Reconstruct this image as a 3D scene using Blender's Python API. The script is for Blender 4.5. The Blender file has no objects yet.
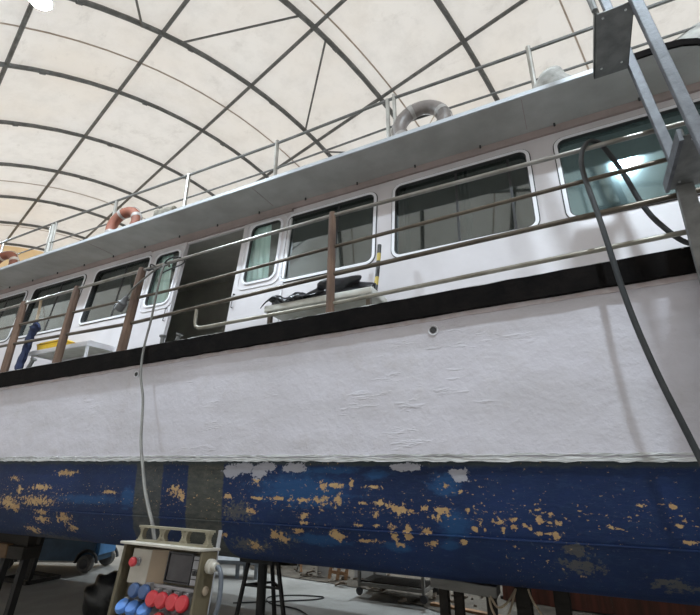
import bpy, math, random
from mathutils import Vector, Matrix
random.seed(7)
R = math.radians
sc = bpy.context.scene
COL = sc.collection
H = 2.0            # camera height
ZB = 0.35          # the boat's own zero stands this far above the floor

# ------------------------------------------------------------------ materials
def new_mat(name):
    m = bpy.data.materials.new(name); m.use_nodes = True
    nt = m.node_tree; nt.nodes.clear()
    out = nt.nodes.new('ShaderNodeOutputMaterial')
    return m, nt, out
def N(nt, typ, **kw):
    n = nt.nodes.new(typ)
    for k, v in kw.items():
        if k == 'inp':
            for a, b in v.items(): n.inputs[a].default_value = b
        else: setattr(n, k, v)
    return n
def L(nt, a, b): nt.links.new(a, b)
def c4(c): return (c[0], c[1], c[2], 1.0)
def coords(nt, scale=(1,1,1), kind='Object'):
    tc = N(nt, 'ShaderNodeTexCoord'); mp = N(nt, 'ShaderNodeMapping')
    mp.inputs['Scale'].default_value = scale
    L(nt, tc.outputs[kind], mp.inputs['Vector'])
    return mp.outputs['Vector']
def noise(nt, vec, scale, detail=4, rough=.55):
    n = N(nt, 'ShaderNodeTexNoise', inp={'Scale':scale,'Detail':detail,'Roughness':rough})
    L(nt, vec, n.inputs['Vector']); return n.outputs['Fac']
def ramp(nt, fac, a, b, ca=(0,0,0), cb=(1,1,1)):
    r = N(nt, 'ShaderNodeValToRGB')
    r.color_ramp.elements[0].position = a; r.color_ramp.elements[1].position = b
    r.color_ramp.elements[0].color = c4(ca); r.color_ramp.elements[1].color = c4(cb)
    L(nt, fac, r.inputs['Fac']); return r.outputs['Color']
def mixc(nt, fac, a, b):
    m = N(nt, 'ShaderNodeMix', data_type='RGBA')
    if isinstance(fac, (int, float)): m.inputs[0].default_value = fac
    else: L(nt, fac, m.inputs[0])
    for i, v in ((6, a), (7, b)):
        if isinstance(v, tuple): m.inputs[i].default_value = c4(v)
        else: L(nt, v, m.inputs[i])
    return m.outputs[2]
def math_(nt, op, a, b=None, c=None, clamp=False):
    m = N(nt, 'ShaderNodeMath', operation=op, use_clamp=clamp)
    for i, v in enumerate((a, b, c)):
        if v is None: continue
        if isinstance(v, (int, float)): m.inputs[i].default_value = v
        else: L(nt, v, m.inputs[i])
    return m.outputs[0]
def bump(nt, h, strength, dist=.02):
    b = N(nt, 'ShaderNodeBump', inp={'Strength':strength,'Distance':dist})
    L(nt, h, b.inputs['Height']); return b.outputs['Normal']
def pm(name, c1, c2=None, scale=6., rough=.5, metal=0., bmp=0., bscale=40., stretch=(1,1,1), lo=.35, hi=.65):
    m, nt, out = new_mat(name)
    p = N(nt, 'ShaderNodeBsdfPrincipled', inp={'Roughness':rough,'Metallic':metal})
    v = coords(nt, stretch)
    if c2 is None: c2 = tuple(x*.82 for x in c1)
    col = ramp(nt, noise(nt, v, scale), lo, hi, c1, c2)
    L(nt, col, p.inputs['Base Color'])
    if bmp: L(nt, bump(nt, noise(nt, v, bscale, 5), bmp), p.inputs['Normal'])
    L(nt, p.outputs[0], out.inputs['Surface'])
    return m
def emit(name, col, strength):
    m, nt, out = new_mat(name)
    e = N(nt, 'ShaderNodeEmission', inp={'Strength':strength}); e.inputs['Color'].default_value = c4(col)
    L(nt, e.outputs[0], out.inputs['Surface']); return m
def glass(name, tint, gloss, rough, refl=(.9,.95,.95), dirt=0., dirtcol=(.3,.38,.38)):
    m, nt, out = new_mat(name)
    t = N(nt, 'ShaderNodeBsdfTransparent'); t.inputs['Color'].default_value = c4(tint)
    g = N(nt, 'ShaderNodeBsdfGlossy', inp={'Roughness':rough}); g.inputs['Color'].default_value = c4(refl)
    lw = N(nt, 'ShaderNodeLayerWeight', inp={'Blend':.5})
    f = math_(nt, 'MULTIPLY_ADD', math_(nt, 'POWER', lw.outputs['Facing'], 4.), .9, gloss, clamp=True)
    mx = N(nt, 'ShaderNodeMixShader'); L(nt, f, mx.inputs[0]); L(nt, t.outputs[0], mx.inputs[1]); L(nt, g.outputs[0], mx.inputs[2])
    res = mx.outputs[0]
    if dirt:
        v = coords(nt)
        d = N(nt, 'ShaderNodeBsdfDiffuse')
        L(nt, mixc(nt, noise(nt, v, 3.5), dirtcol, tuple(x*.6 for x in dirtcol)), d.inputs['Color'])
        k = math_(nt, 'MULTIPLY', ramp(nt, noise(nt, v, 7, 6, .7), .3, .75), dirt)
        m2 = N(nt, 'ShaderNodeMixShader'); L(nt, math_(nt, 'ADD', k, dirt*.6), m2.inputs[0]); L(nt, res, m2.inputs[1]); L(nt, d.outputs[0], m2.inputs[2])
        res = m2.outputs[0]
        L(nt, bump(nt, noise(nt, v, 16, 5, .7), .03, .004), g.inputs['Normal'])
    L(nt, res, out.inputs['Surface'])
    return m

M = {}
# tent fabric: daylight passes through it
def fabric(name, a, b, warm):
    m, nt, out = new_mat(name)
    v = coords(nt); big = noise(nt, v, .35, 3); fine = noise(nt, v, 2.2, 7, .7)
    streak = noise(nt, coords(nt, (.5, .5, 2.5)), 3., 6, .7)
    col = mixc(nt, ramp(nt, fine, .45, .8), a, b)
    col = mixc(nt, math_(nt, 'MULTIPLY', ramp(nt, big, .5, .72), .5), col, warm)
    col = mixc(nt, math_(nt, 'MULTIPLY', ramp(nt, streak, .58, .75), .35), col, (.42,.39,.36))
    d = N(nt, 'ShaderNodeBsdfDiffuse'); t = N(nt, 'ShaderNodeBsdfTranslucent')
    L(nt, col, d.inputs['Color']); L(nt, col, t.inputs['Color'])
    mx = N(nt, 'ShaderNodeMixShader', inp={0:.5}); L(nt, d.outputs[0], mx.inputs[1]); L(nt, t.outputs[0], mx.inputs[2])
    L(nt, mx.outputs[0], out.inputs['Surface']); return m
M['fabric'] = fabric('tent_fabric', (.85,.83,.80), (.73,.71,.68), (.84,.77,.68))
M['fabric_warm_lit'] = fabric('tent_end_warm_light', (.84,.62,.36), (.72,.52,.30), (.86,.58,.30))  # ochre colour stands in for warm light on the far end wall
M['seam'] = pm('fabric_seam', (.50,.40,.33), (.42,.34,.28), rough=.8)
M['steel'] = pm('tent_steel', (.17,.17,.165), (.11,.11,.105), 8, .5, .35)
M['galv'] = pm('galvanised_steel', (.135,.14,.155), (.085,.088,.098), 14, .55, .2, .15, 60)
M['galv_dark'] = pm('galvanised_plate', (.20,.20,.195), (.13,.13,.128), 9, .6, .2, .15, 50)
M['bolt'] = pm('bright_bolt', (.75,.75,.75), None, 9, .3, .6)
M['stainless'] = pm('rail_stainless', (.30,.29,.275), (.20,.185,.165), 5, .3, .85)
M['rail_tan'] = pm('rail_weathered', (.125,.105,.082), (.07,.055,.042), 4, .36, .6)
M['rail_pale'] = pm('rail_pale', (.27,.25,.21), (.18,.16,.125), 5, .42, .5)
M['wood_post'] = pm('post_brown_wood', (.17,.105,.072), (.085,.052,.038), 9, .85, 0, .4, 30, (1,1,.25))
M['white'] = pm('white_paint', (.80,.80,.84), (.72,.72,.76), 2.5, .42, 0, .06, 14)
M['wallwhite'] = pm('cabin_white', (.65,.62,.645), (.575,.545,.565), 2., .42, 0, .10, 9)
M['pinkwhite'] = pm('cornice_paint_shaded', (.34,.275,.265), (.28,.23,.22), 3, .6)  # pinkish paint, with the shade under the roof put into the colour
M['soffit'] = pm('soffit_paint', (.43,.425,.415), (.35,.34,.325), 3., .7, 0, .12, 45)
M['fascia'] = pm('fascia_paint', (.46,.48,.51), (.38,.40,.43), 4, .4)
M['blackrub'] = pm('black_rubber', (.004,.0035,.0035), (.008,.0065,.006), 7, .85, 0, .25, 30)
M['blackrub'].node_tree.nodes['Principled BSDF'].inputs['Specular IOR Level'].default_value = .06
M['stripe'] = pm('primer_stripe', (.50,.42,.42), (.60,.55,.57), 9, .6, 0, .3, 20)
M['post_metal'] = pm('roof_post_metal', (.42,.41,.385), (.28,.27,.25), 6, .35, .7)
M['gasket'] = pm('window_gasket', (.03,.03,.032), None, 9, .5)
M['alu'] = pm('window_metal', (.72,.72,.74), (.6,.6,.62), 7, .3, .3)
M['dark_in'] = pm('cabin_inside', (.22,.21,.19), (.16,.15,.14), 3, .8)
M['dark_wood'] = pm('partition_wood', (.36,.34,.30), (.28,.265,.235), 3, .7)
M['ceil_in'] = pm('cabin_ceiling', (.44,.42,.385), None, 3, .8)
M['curtain'] = pm('teal_curtain', (.64,.76,.73), (.55,.67,.645), 4, .8, 0, .3, 6, (8,1,.4))
M['curtain_pale'] = pm('pale_curtain', (.42,.44,.42), (.34,.36,.34), 4, .8, 0, .3, 6, (8,1,.4))
M['glass'] = glass('window_glass', (.42,.47,.46), .15, .03)
M['glass_clear'] = glass('door_glass', (.94,.98,.97), .03, .03)
M['glass_dirty'] = glass('dusty_glass', (.45,.55,.55), .26, .065, (.68,.90,.94), .13, (.34,.46,.47))
M['blackplastic'] = pm('black_sheet', (.02,.02,.024), (.035,.035,.04), 6, .28, 0, .5, 14)
M['cable'] = pm('cable_rubber', (.030,.032,.034), (.045,.045,.046), 6, .6)
M['cable'].node_tree.nodes['Principled BSDF'].inputs['Specular IOR Level'].default_value = .2
M['cable_grey'] = pm('cable_pale', (.145,.138,.122), (.10,.093,.085), 5, .6)
M['plug'] = pm('plug_grey', (.12,.12,.125), None, 9, .4)
M['yellow'] = pm('yellow_plastic', (.78,.50,.04), (.65,.40,.03), 6, .45)
M['bluecloth'] = pm('blue_cloth', (.022,.032,.085), (.015,.022,.055), 6, .9, 0, .5, 20)
M['rope'] = pm('beige_rope', (.50,.40,.29), (.38,.30,.21), 20, .9)
M['ring_orange'] = pm('life_ring_orange', (.20,.062,.034), (.15,.054,.034), 6, .7)
M['ring_grey'] = pm('life_ring_wrapped', (.19,.165,.155), (.115,.10,.093), 6, .4, 0, .5, 14)
M['ring_band'] = pm('life_ring_band', (.32,.30,.285), (.24,.225,.215), 10, .5)
M['ring_white'] = pm('life_ring_cream', (.44,.37,.31), (.33,.27,.23), 8, .6)
M['tarp'] = pm('grey_canvas', (.40,.39,.365), (.24,.235,.22), 9, .8, 0, .9, 9)
M['block'] = pm('weathered_block', (.26,.235,.19), (.075,.065,.05), 9, .85, 0, .5, 20)
M['table_white'] = pm('worn_white_paint', (.64,.64,.60), (.48,.47,.42), 5, .5, 0, .2, 12)
M['olive'] = pm('olive_sheet', (.135,.11,.065), (.09,.075,.045), 7, .6, 0, .15, 25)
M['cream'] = pm('cream_sheet', (.50,.47,.41), (.40,.37,.32), 8, .5)
M['beige'] = pm('beige_frame', (.30,.275,.20), (.23,.205,.145), 8, .5)
M['brownside'] = pm('tan_plug_side_shade', (.36,.28,.20), None, 6, .6)
M['greyplastic'] = pm('grey_plastic', (.40,.40,.42), (.30,.30,.32), 12, .45)
M['smoked'] = pm('smoked_cover', (.035,.03,.035), (.06,.055,.06), 9, .15)
M['red'] = pm('red_plastic', (.55,.045,.055), (.46,.035,.045), 9, .4)
M['blue_lid'] = pm('blue_plastic', (.10,.25,.62), (.08,.20,.52), 9, .4)
M['blue_dull'] = pm('dull_blue_plastic', (.06,.11,.24), (.05,.085,.19), 9, .45)
M['blackiron'] = pm('black_iron', (.010,.010,.010), (.018,.016,.015), 8, .75, .0)
M['timber_dark'] = pm('dark_timber', (.028,.021,.016), (.016,.013,.010), 6, .85, 0, .5, 24, (.3,1,1))
M['timber_brown'] = pm('brown_timber', (.15,.085,.042), (.09,.052,.027), 6, .8, 0, .5, 24, (.3,1,1))
M['timber_orange'] = pm('orange_timber', (.32,.17,.08), (.22,.12,.06), 6, .8, 0, .4, 24)
M['timber_grey'] = pm('grey_timber', (.24,.23,.21), (.15,.14,.13), 6, .85, 0, .5, 24, (.3,1,1))
M['redplank'] = pm('red_brown_boards', (.20,.065,.045), (.10,.045,.032), 4, .75, 0, .4, 16, (3,1,.3))
M['liftblue'] = pm('lift_blue', (.03,.08,.145), (.02,.055,.10), 5, .5)
M['liftlight'] = pm('lift_light_blue', (.06,.19,.40), (.045,.15,.32), 5, .5)
M['tyre'] = pm('tyre_grey', (.16,.155,.15), (.09,.09,.085), 9, .8)
M['hub'] = pm('hub_dark', (.045,.045,.05), None, 9, .5)
M['benchgrey'] = pm('bench_grey_blue', (.25,.28,.31), (.18,.20,.22), 7, .6)
M['panelwhite'] = pm('pale_panel', (.45,.44,.42), (.36,.35,.33), 5, .7)
M['bag'] = pm('black_bag', (.015,.015,.016), (.03,.03,.03), 6, .35, 0, .5, 12)
M['dirt'] = pm('dirt_ground', (.13,.11,.085), (.07,.058,.045), 3, .95, 0, .8, 14)
M['rubble'] = pm('rubble_bits', (.17,.13,.095), (.09,.07,.052), 4, .9)
M['wall_back'] = pm('low_wall', (.13,.12,.11), (.08,.07,.06), 2, .9, 0, .3, 10)
M['lamp_body'] = pm('lamp_metal', (.55,.56,.57), (.45,.45,.46), 8, .4, .4)
M['lamp_glow'] = emit('lamp_led', (.78,.91,1.), 1900.)

def mat_floor():
    m, nt, out = new_mat('concrete_floor')
    p = N(nt, 'ShaderNodeBsdfPrincipled', inp={'Roughness':.8}); v = coords(nt)
    col = mixc(nt, ramp(nt, noise(nt, v, .9, 6, .6), .35, .7), (.36,.35,.33), (.22,.215,.20))
    col = mixc(nt, math_(nt, 'MULTIPLY', ramp(nt, noise(nt, v, 3.5, 7, .7), .55, .75), .5), col, (.25,.23,.205))
    L(nt, col, p.inputs['Base Color'])
    L(nt, bump(nt, noise(nt, v, 20, 6), .25), p.inputs['Normal'])
    L(nt, p.outputs[0], out.inputs['Surface']); return m
M['floor'] = mat_floor()

BOAT = Vector((-4.0, 5.7, ZB))   # root of the boat
# worn places of the blue bottom, in the hull's own length and height: (x, z, half length, half height)
FL = [(-6.47,1.28,.168,.077),(-6.33,1.239,.123,.055),(-5.89,1.307,.341,.053),(-5.85,1.46,.192,.033),(-6.28,1.42,.062,.045),(-6.4,1.556,.127,.035),(-5.79,1.193,.113,.031),(-5.77,1.107,.131,.041),(-5.38,1.145,.158,.05),(-6.04,.983,.136,.042),(-5.25,1.046,.086,.039),(-5.38,1.617,.216,.032),(-4.63,1.429,.126,.015),(-3.66,1.46,.09,.05),(-3.57,1.414,.035,.045),(-3.0,1.426,.058,.025),(-2.66,1.418,.086,.012),(-2.47,1.422,.093,.013),(-2.21,1.413,.117,.021),(-2.02,1.418,.075,.034),(-2.68,1.549,.044,.033),(-1.99,1.525,.047,.038),(-1.88,1.527,.064,.023),(-1.85,1.43,.045,.044),(-2.73,1.311,.054,.032),(-2.19,1.292,.058,.022),(-2.19,1.24,.058,.015),(-2.25,1.175,.058,.019),(-2.5,1.128,.051,.038),(-2.4,1.11,.06,.038),(-1.9,1.163,.045,.036),(-3.04,1.106,.035,.024),(-2.73,1.022,.065,.031),(-1.74,1.545,.02,.037),(-1.53,1.525,.085,.015),(-1.64,1.405,.043,.014),(-1.51,1.41,.05,.021),(-1.4,1.392,.045,.03),(-1.33,1.36,.06,.043),(-1.53,1.332,.033,.021),(-1.24,1.363,.023,.014),(-1.13,1.387,.03,.02),(-1.07,1.323,.022,.02),(-1.02,1.371,.037,.033),(-1.04,1.324,.017,.033),(-1.69,1.248,.034,.014),(-1.53,1.249,.033,.014),(-1.4,1.241,.034,.03),(-1.38,1.178,.034,.03),(-1.28,1.234,.033,.03),(-1.28,1.177,.033,.036),(-1.14,1.228,.04,.034),(-1.11,1.152,.04,.028),(-1.6,1.135,.117,.014),(-1.86,1.142,.054,.028),(-1.35,1.122,.032,.02),(-.96,1.547,.032,.024),(-.86,1.501,.016,.015),(-.97,1.366,.022,.039),(-.82,1.384,.016,.021),(-.78,1.259,.023,.021),(-.74,1.299,.016,.026),(-.71,1.263,.016,.014),(-.65,1.321,.022,.015),(-.6,1.324,.027,.02),(-.59,1.269,.015,.024),(-.52,1.333,.027,.015),(-.52,1.291,.027,.02),(-.45,1.3,.02,.014),(-.42,1.284,.02,.014),(-.36,1.4,.02,.008),(-.29,1.379,.02,.012),(-.35,1.335,.026,.018),(-.29,1.325,.02,.01),(-.37,1.257,.026,.014),(-.31,1.26,.024,.011),(-.26,1.251,.031,.025),(-.25,1.321,.025,.019),(-.87,1.175,.028,.019),(-.53,1.164,.02,.018),(.06,1.313,.024,.014),(.24,1.443,.024,.011),(.41,1.443,.02,.014),(.44,1.369,.024,.012),(.42,1.341,.017,.012),(.45,1.254,.048,.011)]
OL = [(-.17,1.17,.09,.035),(-.15,1.075,.11,.046),(.34,1.007,.112,.037),(-2.4,1.11,.1,.06),(-2.79,1.027,.194,.055),(-5.85,.883,.543,.061),(-2.89,1.297,.178,.065)]
LB = [(-4.33,1.387,.119,.103),(-2.22,1.491,.5,.14),(-.92,1.284,.127,.102),(-1.37,1.106,.126,.04),(-.98,1.147,.072,.038),(-1.52,1.613,.102,.037),(-.97,1.547,.132,.081),(-1.93,1.65,.276,.031),(-2.05,1.115,.273,.043),(-5.0,1.35,.6,.05)]
WH = [(-2.97,1.641,.105,.056),(-2.82,1.667,.136,.043),(-2.67,1.641,.088,.059),(-2.56,1.675,.076,.042),(-2.29,1.666,.112,.041),(-1.28,1.671,.113,.029),(-.85,1.616,.065,.047),(-.89,1.636,.044,.027)]
def blob_group():
    g = bpy.data.node_groups.new('worn_spot', 'ShaderNodeTree')
    for n, t in (('V','NodeSocketVector'),('C','NodeSocketVector'),('S','NodeSocketVector'),('Prev','NodeSocketFloat')):
        g.interface.new_socket(n, in_out='INPUT', socket_type=t)
    g.interface.new_socket('Fac', in_out='OUTPUT', socket_type='NodeSocketFloat')
    i = g.nodes.new('NodeGroupInput'); o = g.nodes.new('NodeGroupOutput')
    a = g.nodes.new('ShaderNodeVectorMath'); a.operation = 'SUBTRACT'
    b = g.nodes.new('ShaderNodeVectorMath'); b.operation = 'MULTIPLY'
    l = g.nodes.new('ShaderNodeVectorMath'); l.operation = 'LENGTH'
    s = g.nodes.new('ShaderNodeMath'); s.operation = 'SUBTRACT'; s.inputs[0].default_value = 1.
    x = g.nodes.new('ShaderNodeMath'); x.operation = 'MAXIMUM'
    for p, q in ((i.outputs['V'],a.inputs[0]),(i.outputs['C'],a.inputs[1]),(a.outputs[0],b.inputs[0]),(i.outputs['S'],b.inputs[1]),(b.outputs[0],l.inputs[0]),(l.outputs['Value'],s.inputs[1]),(s.outputs[0],x.inputs[0]),(i.outputs['Prev'],x.inputs[1]),(x.outputs[0],o.inputs['Fac'])):
        g.links.new(p, q)
    return g
BG = blob_group()
def blobs(nt, vec, lst, grow=1.):
    prev = None
    for x, z, a, b in lst:
        n = nt.nodes.new('ShaderNodeGroup'); n.node_tree = BG
        n.inputs['C'].default_value = (x-BOAT.x, 0, z)
        n.inputs['S'].default_value = (1/(a*grow), 0, 1/(b*grow))
        L(nt, vec, n.inputs['V'])
        if prev is None: n.inputs['Prev'].default_value = -2.
        else: L(nt, prev, n.inputs['Prev'])
        prev = n.outputs[0]
    return prev
def mat_bottom():
    m, nt, out = new_mat('worn_blue_antifouling')
    p = N(nt, 'ShaderNodeBsdfPrincipled', inp={'Roughness':.6,'Specular IOR Level':.22})
    v = coords(nt); sep = N(nt, 'ShaderNodeSeparateXYZ'); L(nt, v, sep.inputs[0]); X, Z = sep.outputs[0], sep.outputs[2]
    vs = coords(nt, (1,1,2.2))
    n1 = noise(nt, v, 1.2, 4); n2 = noise(nt, vs, 9, 8, .72); n3 = noise(nt, v, 30, 6, .7); n4 = noise(nt, coords(nt,(1,1,1.2)), 24, 6, .72)
    col = mixc(nt, ramp(nt, mixc(nt,.45,n1,n2), .38, .62), (.009,.024,.085), (.005,.012,.042))
    col = mixc(nt, math_(nt,'MULTIPLY',ramp(nt, n2, .48, .75),.6), col, (.022,.052,.125))
    col = mixc(nt, math_(nt,'MULTIPLY',ramp(nt, n3, .62, .72),.5), col, (.065,.09,.14))
    # lighter blue touch-ups
    lb = ramp(nt, math_(nt,'ADD', blobs(nt, v, LB, 1.35), math_(nt,'MULTIPLY_ADD', n2, 1.6, -.85)), .1, .55)
    col = mixc(nt, math_(nt,'MULTIPLY',lb,.65), col, (.016,.07,.18))
    # olive grey stripes left from the cradle straps, and the scum band under the waterline
    def band(x0, x1):
        a = math_(nt,'SUBTRACT', math_(nt,'MULTIPLY_ADD', n4, .06, X), x0-BOAT.x+.03)
        b = math_(nt,'SUBTRACT', x1-BOAT.x+.03, math_(nt,'MULTIPLY_ADD', n4, .06, X))
        return math_(nt,'MULTIPLY', math_(nt,'MINIMUM',a,b), 60, clamp=True)
    st = math_(nt,'MAXIMUM', band(-3.52,-3.06), math_(nt,'MULTIPLY', band(-4.25,-3.85), .85))
    olive = mixc(nt, ramp(nt, n2, .35, .65), (.034,.038,.032), (.085,.082,.064))
    col = mixc(nt, math_(nt,'MULTIPLY', st, .9), col, olive)
    scum = math_(nt,'MULTIPLY', math_(nt,'SUBTRACT', math_(nt,'ADD', math_(nt,'MULTIPLY_ADD', n2, .07, Z), math_(nt,'MULTIPLY', X, .0085)), 1.725), 40, clamp=True)
    col = mixc(nt, math_(nt,'MULTIPLY',scum,.85), col, (.040,.050,.050))
    ol = ramp(nt, math_(nt,'ADD', blobs(nt, v, OL, 1.4), math_(nt,'MULTIPLY_ADD', n4, 5., -2.75)), .0, .35)
    col = mixc(nt, math_(nt,'MULTIPLY',ol,.4), col, (.17,.15,.085))
    # flakes down to the tan primer
    fm = math_(nt,'ADD', blobs(nt, v, FL, 1.2), math_(nt,'MULTIPLY_ADD', n4, 5.0, -2.75))
    f = ramp(nt, fm, .06, .2)
    spk = math_(nt,'MULTIPLY', ramp(nt, noise(nt, v, 46, 3, .6), .665, .69), ramp(nt, noise(nt, v, 2.2, 3), .46, .6))
    zb = math_(nt,'SUBTRACT', 1., math_(nt,'ABSOLUTE', math_(nt,'MULTIPLY', math_(nt,'SUBTRACT', Z, 1.36), 4.2)), clamp=True)
    sp2 = noise(nt, coords(nt,(.8,1,1.5)), 34, 4, .6)
    spk2 = ramp(nt, math_(nt,'ADD', sp2, math_(nt,'MULTIPLY', math_(nt,'ADD', zb, math_(nt,'MULTIPLY', noise(nt, v, 1.7, 3), 1.1)), .10)), .775, .795)
    f = math_(nt,'MAXIMUM', math_(nt,'MAXIMUM', f, math_(nt,'MULTIPLY', spk2, .8)), math_(nt,'MULTIPLY', spk, .75))
    scr = ramp(nt, noise(nt, coords(nt,(.5,1,9)), 16, 5, .7), .60, .72)
    col = mixc(nt, math_(nt,'MULTIPLY', scr, .28), col, (.075,.10,.15))
    tan = mixc(nt, ramp(nt, noise(nt, v, 14, 4), .35, .7), (.47,.32,.155), (.36,.22,.11))
    col = mixc(nt, f, col, tan)
    w = ramp(nt, math_(nt,'ADD', blobs(nt, v, WH, 1.15), math_(nt,'MULTIPLY_ADD', n4, 2.2, -1.15)), .02, .1)
    col = mixc(nt, w, col, mixc(nt, n2, (.36,.36,.40), (.26,.26,.30)))
    L(nt, col, p.inputs['Base Color'])
    hgt = math_(nt,'ADD', math_(nt,'MULTIPLY', f, -.5), n2)
    L(nt, bump(nt, hgt, .35, .012), p.inputs['Normal'])
    L(nt, p.outputs[0], out.inputs['Surface']); return m
M['bottom'] = mat_bottom()
def mat_topsides():
    m, nt, out = new_mat('lumpy_white_topsides')
    p = N(nt, 'ShaderNodeBsdfPrincipled', inp={'Roughness':.55})
    v = coords(nt); vs = coords(nt, (.35,1,1.4)); vv = coords(nt, (2.2,1,.35))
    n1 = noise(nt, vs, 2.6, 5, .6); n2 = noise(nt, v, 5., 6, .62); n3 = noise(nt, vv, 2., 4)
    col = mixc(nt, ramp(nt, n1, .4, .7), (.575,.555,.61), (.49,.47,.505))
    col = mixc(nt, math_(nt,'MULTIPLY',ramp(nt, n2, .55, .78),.35), col, (.44,.40,.39))
    col = mixc(nt, math_(nt,'MULTIPLY',ramp(nt, n3, .5, .75),.18), col, (.66,.65,.69))
    L(nt, col, p.inputs['Base Color'])
    ridge = ramp(nt, noise(nt, coords(nt,(1.2,1,6.)), 2.4, 5, .65), .58, .70)
    patch = ramp(nt, noise(nt, v, 1.1, 2), .52, .66)
    h = math_(nt,'ADD', math_(nt,'MULTIPLY', math_(nt,'MULTIPLY', ridge, patch), .7), math_(nt,'ADD', n2, math_(nt,'MULTIPLY', noise(nt, v, 26, 5), .22)))
    L(nt, bump(nt, h, .38, .035), p.inputs['Normal'])
    L(nt, p.outputs[0], out.inputs['Surface']); return m
M['topsides'] = mat_topsides()
M['filler'] = pm('ragged_white_edge', (.56,.56,.56), (.34,.34,.33), 9, .6, 0, .7, 22, (.5,1,3))
def mat_pole():
    m, nt, out = new_mat('black_yellow_tape')
    p = N(nt, 'ShaderNodeBsdfPrincipled', inp={'Roughness':.5}); v = coords(nt)
    w = N(nt, 'ShaderNodeTexWave', inp={'Scale':1.1,'Distortion':.5,'Detail':1.}); w.bands_direction = 'Z'; L(nt, v, w.inputs['Vector'])
    L(nt, ramp(nt, w.outputs['Fac'], .72, .80, (.03,.03,.03), (.45,.33,.05)), p.inputs['Base Color'])
    L(nt, p.outputs[0], out.inputs['Surface']); return m
M['pole'] = mat_pole()

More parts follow.
